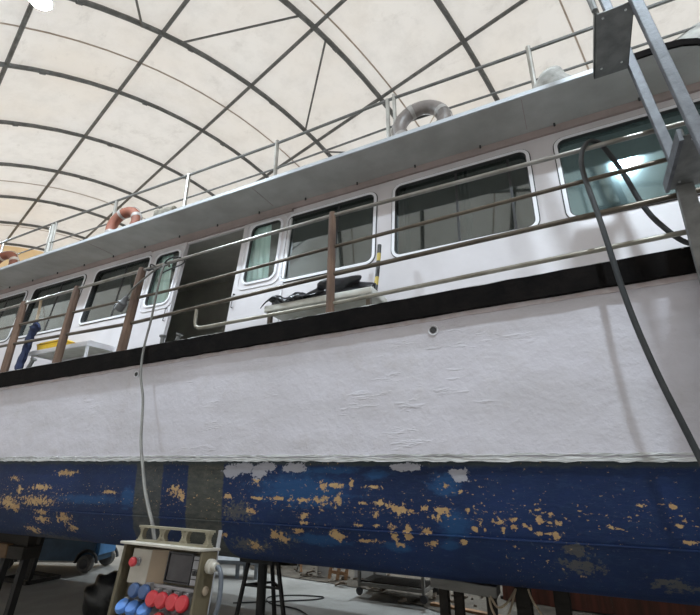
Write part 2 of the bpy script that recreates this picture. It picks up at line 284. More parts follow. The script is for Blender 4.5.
# ------------------------------------------------------------------ mesh builder
def base_of(o):
    if o is None: return None
    while o.parent: o = o.parent
    return o.location
def tag(o, label=None, cat=None, group=None, kind=None):
    if label: o['label'] = label
    if cat: o['category'] = cat
    if group: o['group'] = group
    if kind: o['kind'] = kind
    return o
def empty(name, loc, label=None, cat=None, group=None, kind=None):
    o = bpy.data.objects.new(name, None); COL.objects.link(o); o.location = loc
    o.empty_display_size = .2
    return tag(o, label, cat, group, kind)
class MB:
    def __init__(s, off=(0,0,0)): s.v = []; s.f = []; s.off = Vector(off)
    def add(s, vs, fs):
        b = len(s.v); s.v += [Vector(q) for q in vs]; s.f += [tuple(b+i for i in f) for f in fs]; return s
    def hexa(s, p):
        return s.add(p, [(0,3,2,1),(4,5,6,7),(0,1,5,4),(1,2,6,5),(2,3,7,6),(3,0,4,7)])
    def box(s, x0, x1, y0, y1, z0, z1):
        return s.hexa([(x0,y0,z0),(x1,y0,z0),(x1,y1,z0),(x0,y1,z0),(x0,y0,z1),(x1,y0,z1),(x1,y1,z1),(x0,y1,z1)])
    def obox(s, c, size, rot=(0,0,0)):
        m = Matrix.Rotation(rot[2],3,'Z') @ Matrix.Rotation(rot[1],3,'Y') @ Matrix.Rotation(rot[0],3,'X')
        a, b, d = (q/2 for q in size); c = Vector(c)
        return s.hexa([c + m @ Vector(q) for q in ((-a,-b,-d),(a,-b,-d),(a,b,-d),(-a,b,-d),(-a,-b,d),(a,-b,d),(a,b,d),(-a,b,d))])
    def bar(s, p, q, w, h=None, up=(0,0,1)):      # box beam from p to q
        p, q = Vector(p), Vector(q); h = h or w
        d = (q-p).normalized(); u = Vector(up)
        if abs(d.dot(u)) > .97: u = Vector((0,1,0))
        a = d.cross(u).normalized(); b = a.cross(d).normalized()
        a *= w/2; b *= h/2
        return s.hexa([p-a-b, p+a-b, p+a+b, p-a+b, q-a-b, q+a-b, q+a+b, q-a+b])
    def tube(s, path, r, n=10, closed=False):
        P = [Vector(q) for q in path]; m = len(P)
        rs = r if isinstance(r, (list, tuple)) else [r]*m
        t0 = (P[1]-P[0]).normalized()
        ref = Vector((0,0,1)) if abs(t0.z) < .9 else Vector((1,0,0))
        u = t0.cross(ref).normalized(); rings = []
        for i in range(m):
            if closed: t = P[(i+1) % m]-P[i-1]
            elif i == 0: t = P[1]-P[0]
            elif i == m-1: t = P[-1]-P[-2]
            else: t = (P[i+1]-P[i]).normalized()+(P[i]-P[i-1]).normalized()
            t.normalize(); u = (u - t*u.dot(t)).normalized(); w = t.cross(u)
            rings.append([P[i]+(u*math.cos(2*math.pi*k/n)+w*math.sin(2*math.pi*k/n))*rs[i] for k in range(n)])
        b = len(s.v)
        for rg in rings: s.v += rg
        for i in range(m if closed else m-1):
            j = (i+1) % m
            for k in range(n):
                k2 = (k+1) % n
                s.f.append((b+i*n+k, b+i*n+k2, b+j*n+k2, b+j*n+k))
        if not closed:
            s.f.append(tuple(b+k for k in reversed(range(n)))); s.f.append(tuple(b+(m-1)*n+k for k in range(n)))
        return s
    def lathe(s, prof, c, axis=(0,0,1), n=20):
        c = Vector(c); a = Vector(axis).normalized()
        u = a.cross(Vector((0,0,1)) if abs(a.z) < .9 else Vector((1,0,0))).normalized(); w = a.cross(u)
        b = len(s.v)
        for r, h in prof:
            for k in range(n):
                t = 2*math.pi*k/n
                s.v.append(c + a*h + (u*math.cos(t)+w*math.sin(t))*max(r,1e-4))
        for i in range(len(prof)-1):
            for k in range(n):
                k2 = (k+1) % n
                s.f.append((b+i*n+k, b+i*n+k2, b+(i+1)*n+k2, b+(i+1)*n+k))
        s.f.append(tuple(b+k for k in reversed(range(n)))); e = b+(len(prof)-1)*n
        s.f.append(tuple(e+k for k in range(n)))
        return s
    def grid(s, fn, nu, nv):
        b = len(s.v)
        for i in range(nu+1):
            for j in range(nv+1): s.v.append(Vector(fn(i/nu, j/nv)))
        for i in range(nu):
            for j in range(nv):
                a = b+i*(nv+1)+j
                s.f.append((a, a+nv+1, a+nv+2, a+1))
        return s
    def sphere(s, c, r, nu=18, nv=10, noise=0., fn=None):
        c = Vector(c)
        prof = []
        b = len(s.v)
        for j in range(nv+1):
            ph = math.pi*j/nv
            for i in range(nu):
                th = 2*math.pi*i/nu
                d = Vector((math.sin(ph)*math.cos(th), math.sin(ph)*math.sin(th), math.cos(ph)))
                k = 1. + (fn(d) if fn else 0.)
                s.v.append(c + Vector((d.x*r[0], d.y*r[1], d.z*r[2]))*k)
        for j in range(nv):
            for i in range(nu):
                i2 = (i+1) % nu
                s.f.append((b+j*nu+i, b+(j+1)*nu+i, b+(j+1)*nu+i2, b+j*nu+i2))
        return s
    def build(s, name, mat, parent=None, smooth=True, bevel=0., label=None, cat=None, group=None, kind=None, solid=0., flip=None):
        vs = [v + s.off for v in s.v]
        if parent is not None: o0 = base_of(parent)
        else:
            xs = [v.x for v in vs]; ys = [v.y for v in vs]; zs = [v.z for v in vs]
            o0 = Vector(((min(xs)+max(xs))/2, (min(ys)+max(ys))/2, min(zs)))
        me = bpy.data.meshes.new(name)
        me.from_pydata([v-o0 for v in vs], [], s.f); me.update()
        import bmesh
        bm = bmesh.new(); bm.from_mesh(me)
        if solid >= 0 and flip is None: bmesh.ops.recalc_face_normals(bm, faces=bm.faces)
        bm.to_mesh(me); bm.free()
        if smooth:
            me.polygons.foreach_set('use_smooth', [True]*len(me.polygons)); me.set_sharp_from_angle(angle=R(38))
        me.materials.append(M[mat] if isinstance(mat, str) else mat)
        o = bpy.data.objects.new(name, me); COL.objects.link(o)
        if parent is not None: o.parent = parent
        else: o.location = o0
        if bevel:
            b = o.modifiers.new('bevel', 'BEVEL'); b.width = bevel; b.segments = 2; b.limit_method = 'ANGLE'
        if solid > 0:
            b = o.modifiers.new('solid', 'SOLIDIFY'); b.thickness = solid; b.offset = 0
        return tag(o, label, cat, group, kind)
def kids(o): return [c for c in bpy.data.objects if c.parent == o]
def copy_tree(o, parent=None):
    c = o.copy(); COL.objects.link(c)
    if parent is not None: c.parent = parent
    for ch in kids(o): copy_tree(ch, c)
    return c
def bez(pts, n=8):      # smooth path through points
    P = [Vector(p) for p in pts]; out = []
    for i in range(len(P)-1):
        p0 = P[max(i-1,0)]; p1 = P[i]; p2 = P[i+1]; p3 = P[min(i+2,len(P)-1)]
        for k in range(n):
            t = k/n
            out.append(.5*((2*p1)+(p2-p0)*t+(2*p0-5*p1+4*p2-p3)*t*t+(3*p1-p0-3*p2+p3)*t**3))
    return out+[P[-1]]
def rrect(x0, x1, z0, z1, r, k=6):      # rounded rectangle, anticlockwise from lower left, as four corner runs
    out = []
    for cx, cz, a in ((x0+r,z0+r,180),(x1-r,z0+r,270),(x1-r,z1-r,0),(x0+r,z1-r,90)):
        out.append([(cx+r*math.cos(R(a+90*i/k)), cz+r*math.sin(R(a+90*i/k))) for i in range(k+1)])
    return out

# ------------------------------------------------------------------ tent hall
AZ = R(73.84)
TD = Vector((-math.sin(AZ), math.cos(AZ), 0)); TN = Vector((math.cos(AZ), math.sin(AZ), 0))
SP = 1.9; CL = 1.9776*SP; CZ = H + .1574*SP; RAD = 3.736*SP
def tp(t, ang, rad=RAD):
    return TD*t + TN*(CL+rad*math.sin(ang)) + Vector((0,0,CZ+rad*math.cos(ang)))
T0, T1 = (1.333-6)*SP, (1.333+8.2)*SP
def arch_path(t, rad=RAD, n=48):
    p = [tp(t, -math.pi/2, rad)*1.]; p[0].z = 0.
    p += [tp(t, -math.pi/2+math.pi*i/n, rad) for i in range(n+1)]
    q = tp(t, math.pi/2, rad); q.z = 0.; return p+[q]
fab = MB()
pa = arch_path(0, RAD+.065)
nt_ = 60
fab.grid(lambda u, v: pa[min(int(round(v*(len(pa)-1))), len(pa)-1)] + TD*(T0+(T1-T0)*u), nt_, len(pa)-1)
ceiling = fab.build('ceiling', 'fabric', kind='structure', label='cream translucent fabric of the arched tent roof')
sm = MB()
for i, k in enumerate((-4.1,-2.45,-.8,.85,2.5,5.55,7.2)):
    t = (1.333+k)*SP
    s1 = MB()
    pp = arch_path(t, RAD+.05); n = len(pp)
    s1.add([p-TD*.013 for p in pp]+[p+TD*.013 for p in pp]+[p-TD*.013+Vector((0,0,.012)) for p in pp]+[p+TD*.013+Vector((0,0,.012)) for p in pp],
           [(j,j+1,n+j+1,n+j) for j in range(n-1)]+[(2*n+j,3*n+j,3*n+j+1,2*n+j+1) for j in range(n-1)])
    s1.build('fabric_seam', 'seam', ceiling)
for nm, t, mt, sgn in (('wall_far', T1, 'fabric_warm_lit', 1), ('wall_near', T0, 'fabric', -1)):
    w = MB(); pp = arch_path(t, RAD+.065); c = TD*t+TN*CL
    w.add([c]+pp+[c+TD*.05*sgn]+[p+TD*.05*sgn for p in pp], [(0,i+1,i+2) for i in range(len(pp)-1)])
    w.v = w.v[:len(pp)+1]
    w.build(nm, mt, kind='structure', label='fabric end wall of the tent', smooth=False)
frame = empty('tent_frame', TD*4+TN*CL, 'dark steel tube frame of arches and purlins under the cream tent fabric', 'tent frame')
PURL = [R(-29.4+15.05*k) for k in range(-3, 8)]
for i in range(-6, 9):
    a = MB(); a.tube(arch_path((1.333+i)*SP), .047 if i < 3 else .043, 8)
    rib = a.build('roof_arch', 'steel', frame)
    for pa_ in (PURL[2:8] if 0 <= i <= 6 else []):
        c = MB(); c.tube([tp((1.333+i)*SP, pa_+.070, RAD-.015), tp((1.333+i)*SP, pa_+.082, RAD-.015)], .05, 8)
        c.build('clamp', 'steel', rib)
for pa_ in PURL:
    m = MB(); m.tube([tp(T0+.1, pa_), tp(T1-.1, pa_)], .034, 8); m.build('purlin', 'steel', frame)
zig = [(0 if k % 2 else 1) for k in range(len(PURL))]
tS, tT = (1.333+1)*SP, (1.333+2)*SP
for k in range(len(PURL)-1):       # zigzag wind bracing in one bay
    ta, tb = (tS, tT) if (k % 2) == 1 else (tT, tS)
    b = MB(); b.tube([tp(ta, PURL[k]+.04, RAD-.05), tp(tb, PURL[k+1]-.05, RAD-.05)], .02, 6); b.build('brace', 'steel', frame)

fl = MB(); fl.box(-45, 35, -35, 40, -.3, 0); fl.build('floor', 'floor', kind='structure', label='worn grey concrete floor', smooth=False)
# low dark wall along the far foot of the tent
wb = MB()
wa, we = TD*T0+TN*(CL+RAD-.22), TD*T1+TN*(CL+RAD-.22)
wb.bar(wa+Vector((0,0,.7)), we+Vector((0,0,.7)), .16, 1.4); wb.build('wall_back', 'wall_back', kind='structure', label='low dark wall along the far side of the tent', smooth=False)
# dirt strip beside the concrete
ds = MB()
def dirt(u, v):
    t = -6+24*u; l = 6.75 + 3.85*v + .18*math.sin(t*1.3)*(1-v)
    z = .012+.05*v+.03*math.sin(t*3.1+v*9)*math.sin(v*7)*(v > 0)+.02*random.random()*(0 < v < 1)
    return TD*t+TN*l+Vector((0,0,max(z, .006)))
ds.grid(dirt, 90, 14)
ds.build('dirt_strip', 'dirt', kind='structure', label='strip of brown dirt along the far edge of the concrete', flip=1)
db = MB()
for i in range(420):
    t = random.uniform(-3, 13); l = random.gauss(7.4, .55)
    if l < 6.5 or l > 9.6: continue
    p = TD*t+TN*l
    if p.x > -1.6: continue
    s_ = random.uniform(.015,.06)
    db.obox((p.x,p.y,.04+random.random()*.06), (s_*random.uniform(1,4), s_, s_*.6), (random.uniform(-.3,.3), random.uniform(-.3,.3), random.uniform(0,6.3)))
db.build('debris', 'rubble', kind='stuff', label='wood scraps and rubble scattered on the dirt strip', cat='debris', smooth=False)

# lamps
def make_lamp(loc, label):
    e = empty('high_bay_lamp', (0,0,0), label, 'lamp', 'round lamps under the tent roof')
    b = MB(); b.lathe([(.02,.16),(.07,.16),(.09,.10),(.19,.07),(.205,0),(.205,-.015),(.19,-.02)], (0,0,0), n=28); b.build('housing', 'lamp_body', e)
    g = MB(); g.lathe([(.183,-.022),(.183,-.034),(.15,-.042)], (0,0,0), n=28); g.build('diffuser', 'lamp_glow', e)
    h = MB(); h.tube([(0,0,.15),(0,0,.32)], .012, 6); h.tube([(0,0,.30),(0,0,.60)], .006, 6); h.build('hook', 'lamp_body', e)
    e.location = loc; e.scale = (.72,.72,.72)
    return e
LAMPZ = 7.93
lamp0 = make_lamp((-5.63,1.95,LAMPZ), 'round bright lamp hanging at the upper edge of the picture')
def more_lamp(loc, label):
    o = copy_tree(lamp0); o.location = loc; o['label'] = label; return o
more_lamp((1.36,1.02,LAMPZ), 'round lamp overhead, mirrored in the dusty teal window')
l3 = TD*13.4+TN*.35; more_lamp((l3.x,l3.y,LAMPZ), 'round lamp farthest down the tent on the camera side')
for t, lab in ((-1., 'unseen lamp added beyond the boat to light the floor, beside the ladder end'), (6.2, 'unseen lamp added beyond the boat to light the floor amidships'), (13.4, 'unseen lamp added beyond the boat to light the floor at its narrow end')):
    q = TD*t+TN*9.3; more_lamp((q.x,q.y,6.35), lab)  # unseen far row, added to brighten the floor under the hull

# ------------------------------------------------------------------ boat
OFF = (0,0,ZB)
boat = empty('boat', BOAT, 'large white and blue passenger boat hauled out on stands under the tent', 'boat')
YC = 5.7
def beam(x):          # half-breadth factor along the hull
    if x < -9: t = min(1., (-9-x)/5.2); return max(.02, 1-t**2.1)
    if x > 3: return 1-.10*((x-3)/2.6)**2
    return 1.
def ztop(x): return 2.92+.013*(x+7)+(.02*max(0,-9-x)**2)
def zbot(x): return 2.72+.0165*(x+7)+(.02*max(0,-9-x)**2)
XS = [-14.1,-13.6,-13,-12,-11,-10,-9]+[-9+.5*i for i in range(1,25)]+[3.6,4.2,4.9,5.6]
def hull_pt(x, y, z, side):
    b = beam(x); return (x, YC-side*(YC-y)*b, z)
def zw(x): return -.0085*(x+2.6)
WL = [(3.46,1.725),(3.45,1.9),(3.43,2.3),(3.41,2.65)]
def skin(sec_fn, name, mat, cap=True):
    m = MB(OFF)
    for side in (1,-1):
        n = len(sec_fn(0))
        m.grid(lambda u, v: hull_pt(XS[int(round(u*(len(XS)-1)))], *sec_fn(XS[int(round(u*(len(XS)-1)))])[int(round(v*(n-1)))], side), len(XS)-1, n-1)
    for x in (XS[0], XS[-1]):
        s = sec_fn(x); n = len(s)
        a = [hull_pt(x, *q, 1) for q in s]; b = [hull_pt(x, *q, -1) for q in s]
        m.add(a+b, [(i, i+1, n+i+1, n+i) for i in range(n-1)])
    o = m.build(name, mat, boat)
    return o
top_sec = lambda x: [(3.46,1.725+zw(x))] + WL[1:] + [(3.40, zbot(x)+.02), (3.40, ztop(x)-.01)]
topsides = skin(top_sec, 'topsides', 'topsides')
bot_sec = lambda x: [(3.463,1.728+zw(x)),(3.472,1.62),(3.48,1.45),(3.495,1.235),(3.502,1.215),(3.505,1.2),(3.53,1.10),(3.585,1.01),(3.67,.935),(3.80,.878),(3.95,.842),(4.2,.80),(4.7,.74),(5.2,.70),(5.62,.67)]
bottom = skin(bot_sec, 'hull_bottom', 'bottom')
kl = MB(OFF); kl.box(-11.5, 4.5, 5.6, 5.8, .56, .70); kl.build('keel', 'bottom', boat)
tr = MB(OFF)
def strip_loop(x, y0, y1, z0, z1): return [hull_pt(x,y0,z0,1),hull_pt(x,y1,z0,1),hull_pt(x,y1,z1,1),hull_pt(x,y0,z1,1)]
def strake(name, mat, y0, y1, zf0, zf1, step=.25, jit=0.):
    m = MB(OFF); xs = []; x = -14.
    while x <= 5.6: xs.append(x); x += step
    rows = []
    for x in xs:
        j = random.uniform(-jit, jit); j2 = random.uniform(-jit, jit); j3 = random.uniform(-jit, jit)
        rows.append(strip_loop(x, y0+j2, y1, zf0(x)+j, zf1(x)+j3))
    b = len(m.v)
    for r_ in rows: m.v += [Vector(q) for q in r_]
    for i in range(len(rows)-1):
        for k in range(4):
            k2 = (k+1) % 4
            m.f.append((b+4*i+k, b+4*i+k2, b+4*i+4+k2, b+4*i+4+k))
    m.f.append((b,b+1,b+2,b+3)); e = b+4*(len(rows)-1); m.f.append((e,e+1,e+2,e+3))
    return m.build(name, mat, boat)
strake('rub_rail', 'blackrub', 3.345, 3.46, zbot, ztop, .12, .003)
strake('capping', 'filler', 3.35, 3.47, lambda x: ztop(x)-.004, lambda x: ztop(x)+.004, .07, .003)
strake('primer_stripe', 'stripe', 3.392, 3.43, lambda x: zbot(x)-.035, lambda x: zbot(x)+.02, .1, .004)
strake('waterline_strip', 'filler', 3.437, 3.49, lambda x: 1.722+zw(x), lambda x: 1.752+zw(x), .045, .006)
strake('waterline_ridge', 'filler', 3.446, 3.49, lambda x: 1.762+zw(x), lambda x: 1.775+zw(x), .06, .006)
strake('bottom_seam', 'bottom', 3.489, 3.52, lambda x: 1.207, lambda x: 1.216, .3, .002)
dk = MB(OFF); dk.grid(lambda u, v: hull_pt(XS[int(round(u*(len(XS)-1)))], 3.42+(YC-3.42)*2*v if False else 3.42, 2.75, 1) if v == 0 else hull_pt(XS[int(round(u*(len(XS)-1)))], 3.42, 2.75, -1), len(XS)-1, 1)
dk.build('deck', 'table_white', boat, flip=1)
for x in (-.961, -4.403):       # scuppers
    z = zbot(x)-.11 if x > -2 else zbot(x)-.10
    r_ = .026 if x > -2 else .021
    s1 = MB(OFF); s1.tube([(x+(r_+.012)*math.cos(a*math.pi/10), 3.402, z+(r_+.012)*math.sin(a*math.pi/10)) for a in range(20)], .005, 6, True)
    ring = s1.build('scupper', 'white', boat)
    s2 = MB(OFF); s2.lathe([(r_,-.004),(r_,.004)], (x,3.40,z), (0,-1,0), 20); s2.build('scupper_hole', 'gasket', ring)

# cabin
def wy(z): return 4.1+.125*(z-4.2)
def wp(x, z, d=0.): return (x, wy(z)-d, z)
def holed(m, x0, x1, z0, z1, h, r, d=0.):       # rectangle with a rounded hole, on the cabin side
    runs = rrect(*h, r); cor = [(x0,z0),(x1,z0),(x1,z1),(x0,z1)]
    for i in range(4):
        run = runs[i]; n = len(run)
        m.add([wp(*cor[i], d)]+[wp(*q, d) for q in run], [(0,k+2,k+1) for k in range(n-1)])
        nx = runs[(i+1) % 4][0]
        m.add([wp(*cor[i],d), wp(*cor[(i+1)%4],d), wp(*nx,d), wp(*run[-1],d)], [(0,1,2,3)])
def rect(m, x0, x1, z0, z1, d=0.): m.add([wp(x0,z0,d),wp(x1,z0,d),wp(x1,z1,d),wp(x0,z1,d)], [(0,1,2,3)])
ZF, ZR = 2.74, 4.90
WIN = [(-11.6,-10.25),(-9.98,-8.62),(-8.38,-6.98),(-6.68,-5.44),(-2.95,-1.76),(-1.50,-.10),(.19,1.72)]
W0, W1 = 3.765, 4.685
wl = MB(OFF)
xx = -12.2
cells = sorted([(a-.1, b+.1, (a,b,W0,W1)) for a, b in WIN] + [(-5.34,-3.05,'door')])
for a, b, h in cells:
    rect(wl, xx, a, ZF, ZR)
    if h == 'door': rect(wl, a, b, 4.735, ZR)
    else:
        rect(wl, a, b, ZF, W0-.08); rect(wl, a, b, W1+.06, ZR); holed(wl, a, b, W0-.08, W1+.06, h, .075)
    xx = b
rect(wl, xx, 2.3, ZF, ZR)
for y0, y1, xa in ((4.06,7.36,-12.2),(4.06,7.36,2.3)):
    wl.add([(xa,4.0,ZF),(xa,7.4,ZF),(xa,7.25,ZR),(xa,4.156,ZR)], [(0,1,2,3)])
for x0_, x1_, z0_, z1_ in [(-12.2,2.3,ZF,3.78),(-12.2,2.3,4.68,ZR)]+[(a_,b_,3.78,4.68) for a_, b_ in ((-12.2,-11.8),(-9.6,-9.2),(-6.6,-6.2),(-3.6,-3.2),(-.8,-.4),(1.9,2.3))]:  # unseen far wall, its openings added to let light into the cabin
    fy = lambda z: 7.4-.07*(z-ZF)
    wl.add([(x0_,fy(z0_),z0_),(x1_,fy(z0_),z0_),(x1_,fy(z1_),z1_),(x0_,fy(z1_),z1_)], [(0,1,2,3)])
cabin = wl.build('cabin_wall', 'wallwhite', boat, smooth=False, solid=.035, flip=1)
pt = MB(OFF); pt.box(-8.2, -4.4, 5.60, 5.64, ZF, 4.84); pt.build('inner_partition', 'dark_wood', boat)
cf = MB(OFF); cf.box(-12.1, 2.2, 4.2, 7.2, 2.76, 2.80); cf.build('cabin_floor', 'dark_in', boat)
cc = MB(OFF); cc.box(-12.1, 2.2, 4.25, 7.2, 4.80, 4.86); cc.build('cabin_ceiling', 'ceil_in', boat)
def ring_part(name, mat, parent, h, r, w, d0, d1, k=6):
    m = MB(OFF)
    a = [q for run in rrect(h[0]-w, h[1]+w, h[2]-w, h[3]+w, r+w, k) for q in run]; b = [q for run in rrect(*h, r, k) for q in run]; n = len(a)
    V = [wp(*q, d0) for q in a]+[wp(*q, d0) for q in b]+[wp(*q, d1) for q in a]+[wp(*q, d1) for q in b]
    F = []
    for i in range(n):
        j = (i+1) % n
        F += [(2*n+i,2*n+j,3*n+j,3*n+i),(i,2*n+i,2*n+j,j),(n+i,n+j,3*n+j,3*n+i),(i,j,n+j,n+i)]
    m.add(V, F); return m.build(name, mat, parent)
def pane_part(name, mat, parent, h, d, t=.006):
    m = MB(OFF); x0, x1, z0, z1 = h
    m.hexa([wp(x0,z0,d+t),wp(x1,z0,d+t),wp(x1,z0,d),wp(x0,z0,d),wp(x0,z1,d+t),wp(x1,z1,d+t),wp(x1,z1,d),wp(x0,z1,d)])
    return m.build(name, mat, parent, smooth=False)
def curtain(parent, x0, x1, z0, z1, mat):
    m = MB(OFF); n = max(6, int((x1-x0)/.03))
    m.grid(lambda u, v: (x0+(x1-x0)*u, wy(4.2)+(.09 if mat == 'curtain' else .13)+.012*math.sin(u*n*2.1), z0+(z1-z0)*v), n*2, 1)
    return m.build('curtain', mat, parent, flip=1)
def cabin_window(a, b, gl='glass', div=(), cur=()):
    h = (a,b,W0,W1)
    fr = ring_part('cabin_window', 'white', boat, (a,b,W0,W1), .075, .032, -.002, .034)
    ring_part('gasket', 'gasket', fr, (a+.009,b-.009,W0+.009,W1-.009), .066, .010, -.015, .030)
    ring_part('seal', 'gasket', fr, (a-.032,b+.032,W0-.032,W1+.032), .107, .009, -.002, .026)
    pane_part('pane', gl, fr, (a-.005,b+.005,W0-.005,W1+.005), -.022)
    for x in div:
        m = MB(OFF); m.hexa([wp(x-.012,W0,-.01),wp(x+.012,W0,-.01),wp(x+.012,W0,-.03),wp(x-.012,W0,-.03),wp(x-.012,W1,-.01),wp(x+.012,W1,-.01),wp(x+.012,W1,-.03),wp(x-.012,W1,-.03)])
        m.build('mullion', 'gasket', fr)
    for c0, c1 in cur: curtain(fr, c0, c1, W0-.05, W1+.04, 'curtain_pale')
    return fr
cabin_window(*WIN[0], div=(-10.9,)); cabin_window(*WIN[1], div=(-9.3,), cur=((-9.9,-9.4),)); cabin_window(*WIN[2], div=(-7.66,), cur=((-7.6,-7.0),))
cabin_window(*WIN[3], div=(-6.02,), cur=((-5.95,-5.5),)); cabin_window(*WIN[4], div=(-2.25,)); cabin_window(*WIN[5], div=(-.82,-.28), cur=((-.80,-.70),(-1.45,-1.38)))
cabin_window(*WIN[6], gl='glass_dirty', div=(1.02,))
# sliding doors on both sides of the opening
def door(x0, x1, h):
    m = MB(OFF)
    holed(m, x0, x1, 3.60, 4.765, h, .085, .03); rect(m, x0, x1, 2.80, 3.60, .03)
    V = [wp(x0,2.80,.03),wp(x1,2.80,.03),wp(x1,4.765,.03),wp(x0,4.765,.03)]
    W = [wp(x0,2.80,-.02),wp(x1,2.80,-.02),wp(x1,4.765,-.02),wp(x0,4.765,-.02)]
    m.add(V+W, [(0,4,5,1),(1,5,6,2),(2,6,7,3),(3,7,4,0)])
    d = m.build('sliding_door', 'wallwhite', boat, smooth=False, flip=1)
    ring_part('door_frame_ring', 'white', d, h, .085, .028, .028, .046)
    ring_part('door_outline', 'alu', d, (h[0]-.075,h[1]+.075,h[2]-.085,h[3]+.06), .10, .008, .028, .040)
    ring_part('gasket', 'gasket', d, (h[0]+.012,h[1]-.012,h[2]+.012,h[3]-.012), .075, .014, .0, .038)
    pane_part('pane', 'glass_clear', d, (h[0]-.005,h[1]+.005,h[2]-.005,h[3]+.005), .0)
    return d
d1 = door(-5.42, -4.725, (-5.27,-4.81,3.81,4.645)); curtain(d1, -5.50, -5.03, 3.8, 4.76, 'curtain')
d2 = door(-3.67, -2.93, (-3.52,-3.05,3.83,4.685)); curtain(d2, -3.66, -3.27, 3.8, 4.78, 'curtain')
for x, dd in ((-4.78,d1),(-3.62,d2)):
    m = MB(OFF); m.tube([wp(x,3.52,.03),wp(x,3.52,.055),wp(x,3.70,.055),wp(x,3.70,.03)], .007, 6); m.build('handle', 'gasket', dd)
jm = MB(OFF); jm.hexa([wp(-2.935,2.8,.028),wp(-2.905,2.8,.028),wp(-2.905,2.8,0),wp(-2.935,2.8,0),wp(-2.935,4.80,.028),wp(-2.905,4.80,.028),wp(-2.905,4.80,0),wp(-2.935,4.80,0)])
jm.build('door_guide', 'alu', boat)
tk = MB(OFF); tk.hexa([wp(-5.45,4.765,.05),wp(-2.9,4.765,.05),wp(-2.9,4.765,0),wp(-5.45,4.765,0),wp(-5.45,4.80,.05),wp(-2.9,4.80,.05),wp(-2.9,4.80,0),wp(-5.45,4.80,0)])
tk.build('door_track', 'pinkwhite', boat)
# things seen in the dark doorway
# cornice, roof
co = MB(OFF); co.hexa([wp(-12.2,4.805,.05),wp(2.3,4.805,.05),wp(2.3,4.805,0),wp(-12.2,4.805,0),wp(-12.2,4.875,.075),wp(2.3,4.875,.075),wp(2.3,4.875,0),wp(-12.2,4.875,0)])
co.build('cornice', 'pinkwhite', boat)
def roof_outline(e=0.):
    xr, y0, y1, r_ = 1.52+e, 3.60-e, 7.80+e, .46
    p = [(-12.6-e, y1), (-12.6-e, y0)]
    p += [(xr-r_+r_*math.sin(R(a)), y0+r_-r_*math.cos(R(a))) for a in range(0, 91, 15)]
    p += [(xr-r_+r_*math.cos(R(a)), y1-r_+r_*math.sin(R(a))) for a in range(0, 91, 15)]
    return p
def slab(name, mat, outline, z0, z1):
    m = MB(OFF); n = len(outline)
    m.add([(x,y,z0) for x,y in outline]+[(x,y,z1) for x,y in outline], [tuple(reversed(range(n))), tuple(range(n,2*n))]+[(i,(i+1)%n,n+(i+1)%n,n+i) for i in range(n)])
    return m.build(name, mat, boat)
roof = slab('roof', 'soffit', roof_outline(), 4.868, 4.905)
fa = MB(OFF)
def edge_strip(m, path, z0, z1, t):
    P = [Vector((x,y,0)) for x,y in path]; n = len(P); V = []
    for i in range(n):
        d = (P[min(i+1,n-1)]-P[max(i-1,0)]).normalized(); o = Vector((d.y,-d.x,0))*t
        for q in ((P[i],z0),(P[i]+o,z0),(P[i]+o,z1),(P[i],z1)): V.append((q[0].x,q[0].y,q[1]))
    F = [(4*i+k,4*i+(k+1)%4,4*i+4+(k+1)%4,4*i+4+k) for i in range(n-1) for k in range(4)]+[(0,1,2,3),(4*n-4,4*n-3,4*n-2,4*n-1)]
    m.add(V, F)
ro = roof_outline()
edge_strip(fa, [(-12.6,3.6),(.72,3.6)], 4.872, 4.915, .014); fa.build('fascia', 'fascia', boat)
ed = MB(OFF); edge_strip(ed, [(.72,3.6)]+ro[2:16], 4.862, 4.925, .02); ed.build('rubber_edge', 'blackrub', boat)
for k, x in enumerate([-10.6+.72*i for i in range(18)]):
    m = MB(OFF); m.lathe([(.010,0),(.010,-.03),(.006,-.034)], (x, wy(4.8)-.088, 4.868), n=8); m.build('soffit_bolt', 'gasket', boat)
for x in (-9.3,-6.25,-3.15,-.05):       # joints between soffit boards
    m = MB(OFF); m.box(x-.003, x+.003, 3.62, 4.05, 4.864, 4.869); m.build('soffit_joint', 'pinkwhite', boat)

# walkway rails
def lin(pts):
    def f(x):
        if x <= pts[0][0]: return pts[0][1]
        for (a, b), (c, d) in zip(pts, pts[1:]):
            if x <= c: return b+(d-b)*(x-a)/(c-a)
        return pts[-1][1]
    return f
r1 = lin([(-12,3.93),(-7.7,3.95),(-4.6,3.985),(-1.9,4.03),(.3,4.01),(1.3,4.0)])
r2 = lin([(-12,3.62),(-7.5,3.632),(-4.1,3.62),(-1.8,3.68),(.8,3.74),(1.3,3.75)])
r3 = lin([(-12,3.33),(-7.4,3.35),(-4.6,3.30),(-1.8,3.39),(.8,3.44),(1.3,3.45)])
r4 = lin([(-3.6,3.085),(-1.8,3.095),(.8,3.155),(1.3,3.17)])
def rail(name, f, x0, x1, r_, mat, extra=()):
    m = MB(OFF); n = 40
    m.tube(list(extra)+[(x0+(x1-x0)*i/n, 3.405, f(x0+(x1-x0)*i/n)) for i in range(n+1)], r_, 10)
    return m.build(name, mat, boat)
rail('top_rail', r1, -11.5, 1.7, .020, 'stainless')
rail('middle_rail', r2, -11.5, 1.7, .018, 'rail_tan')
rail('lower_rail', r3, -11.5, 1.7, .021, 'rail_tan')
rail('bottom_rail', r4, -3.46, 1.7, .019, 'rail_pale', [(-3.60,3.405,3.31),(-3.60,3.405,3.16),(-3.585,3.405,3.115),(-3.54,3.405,3.09)])
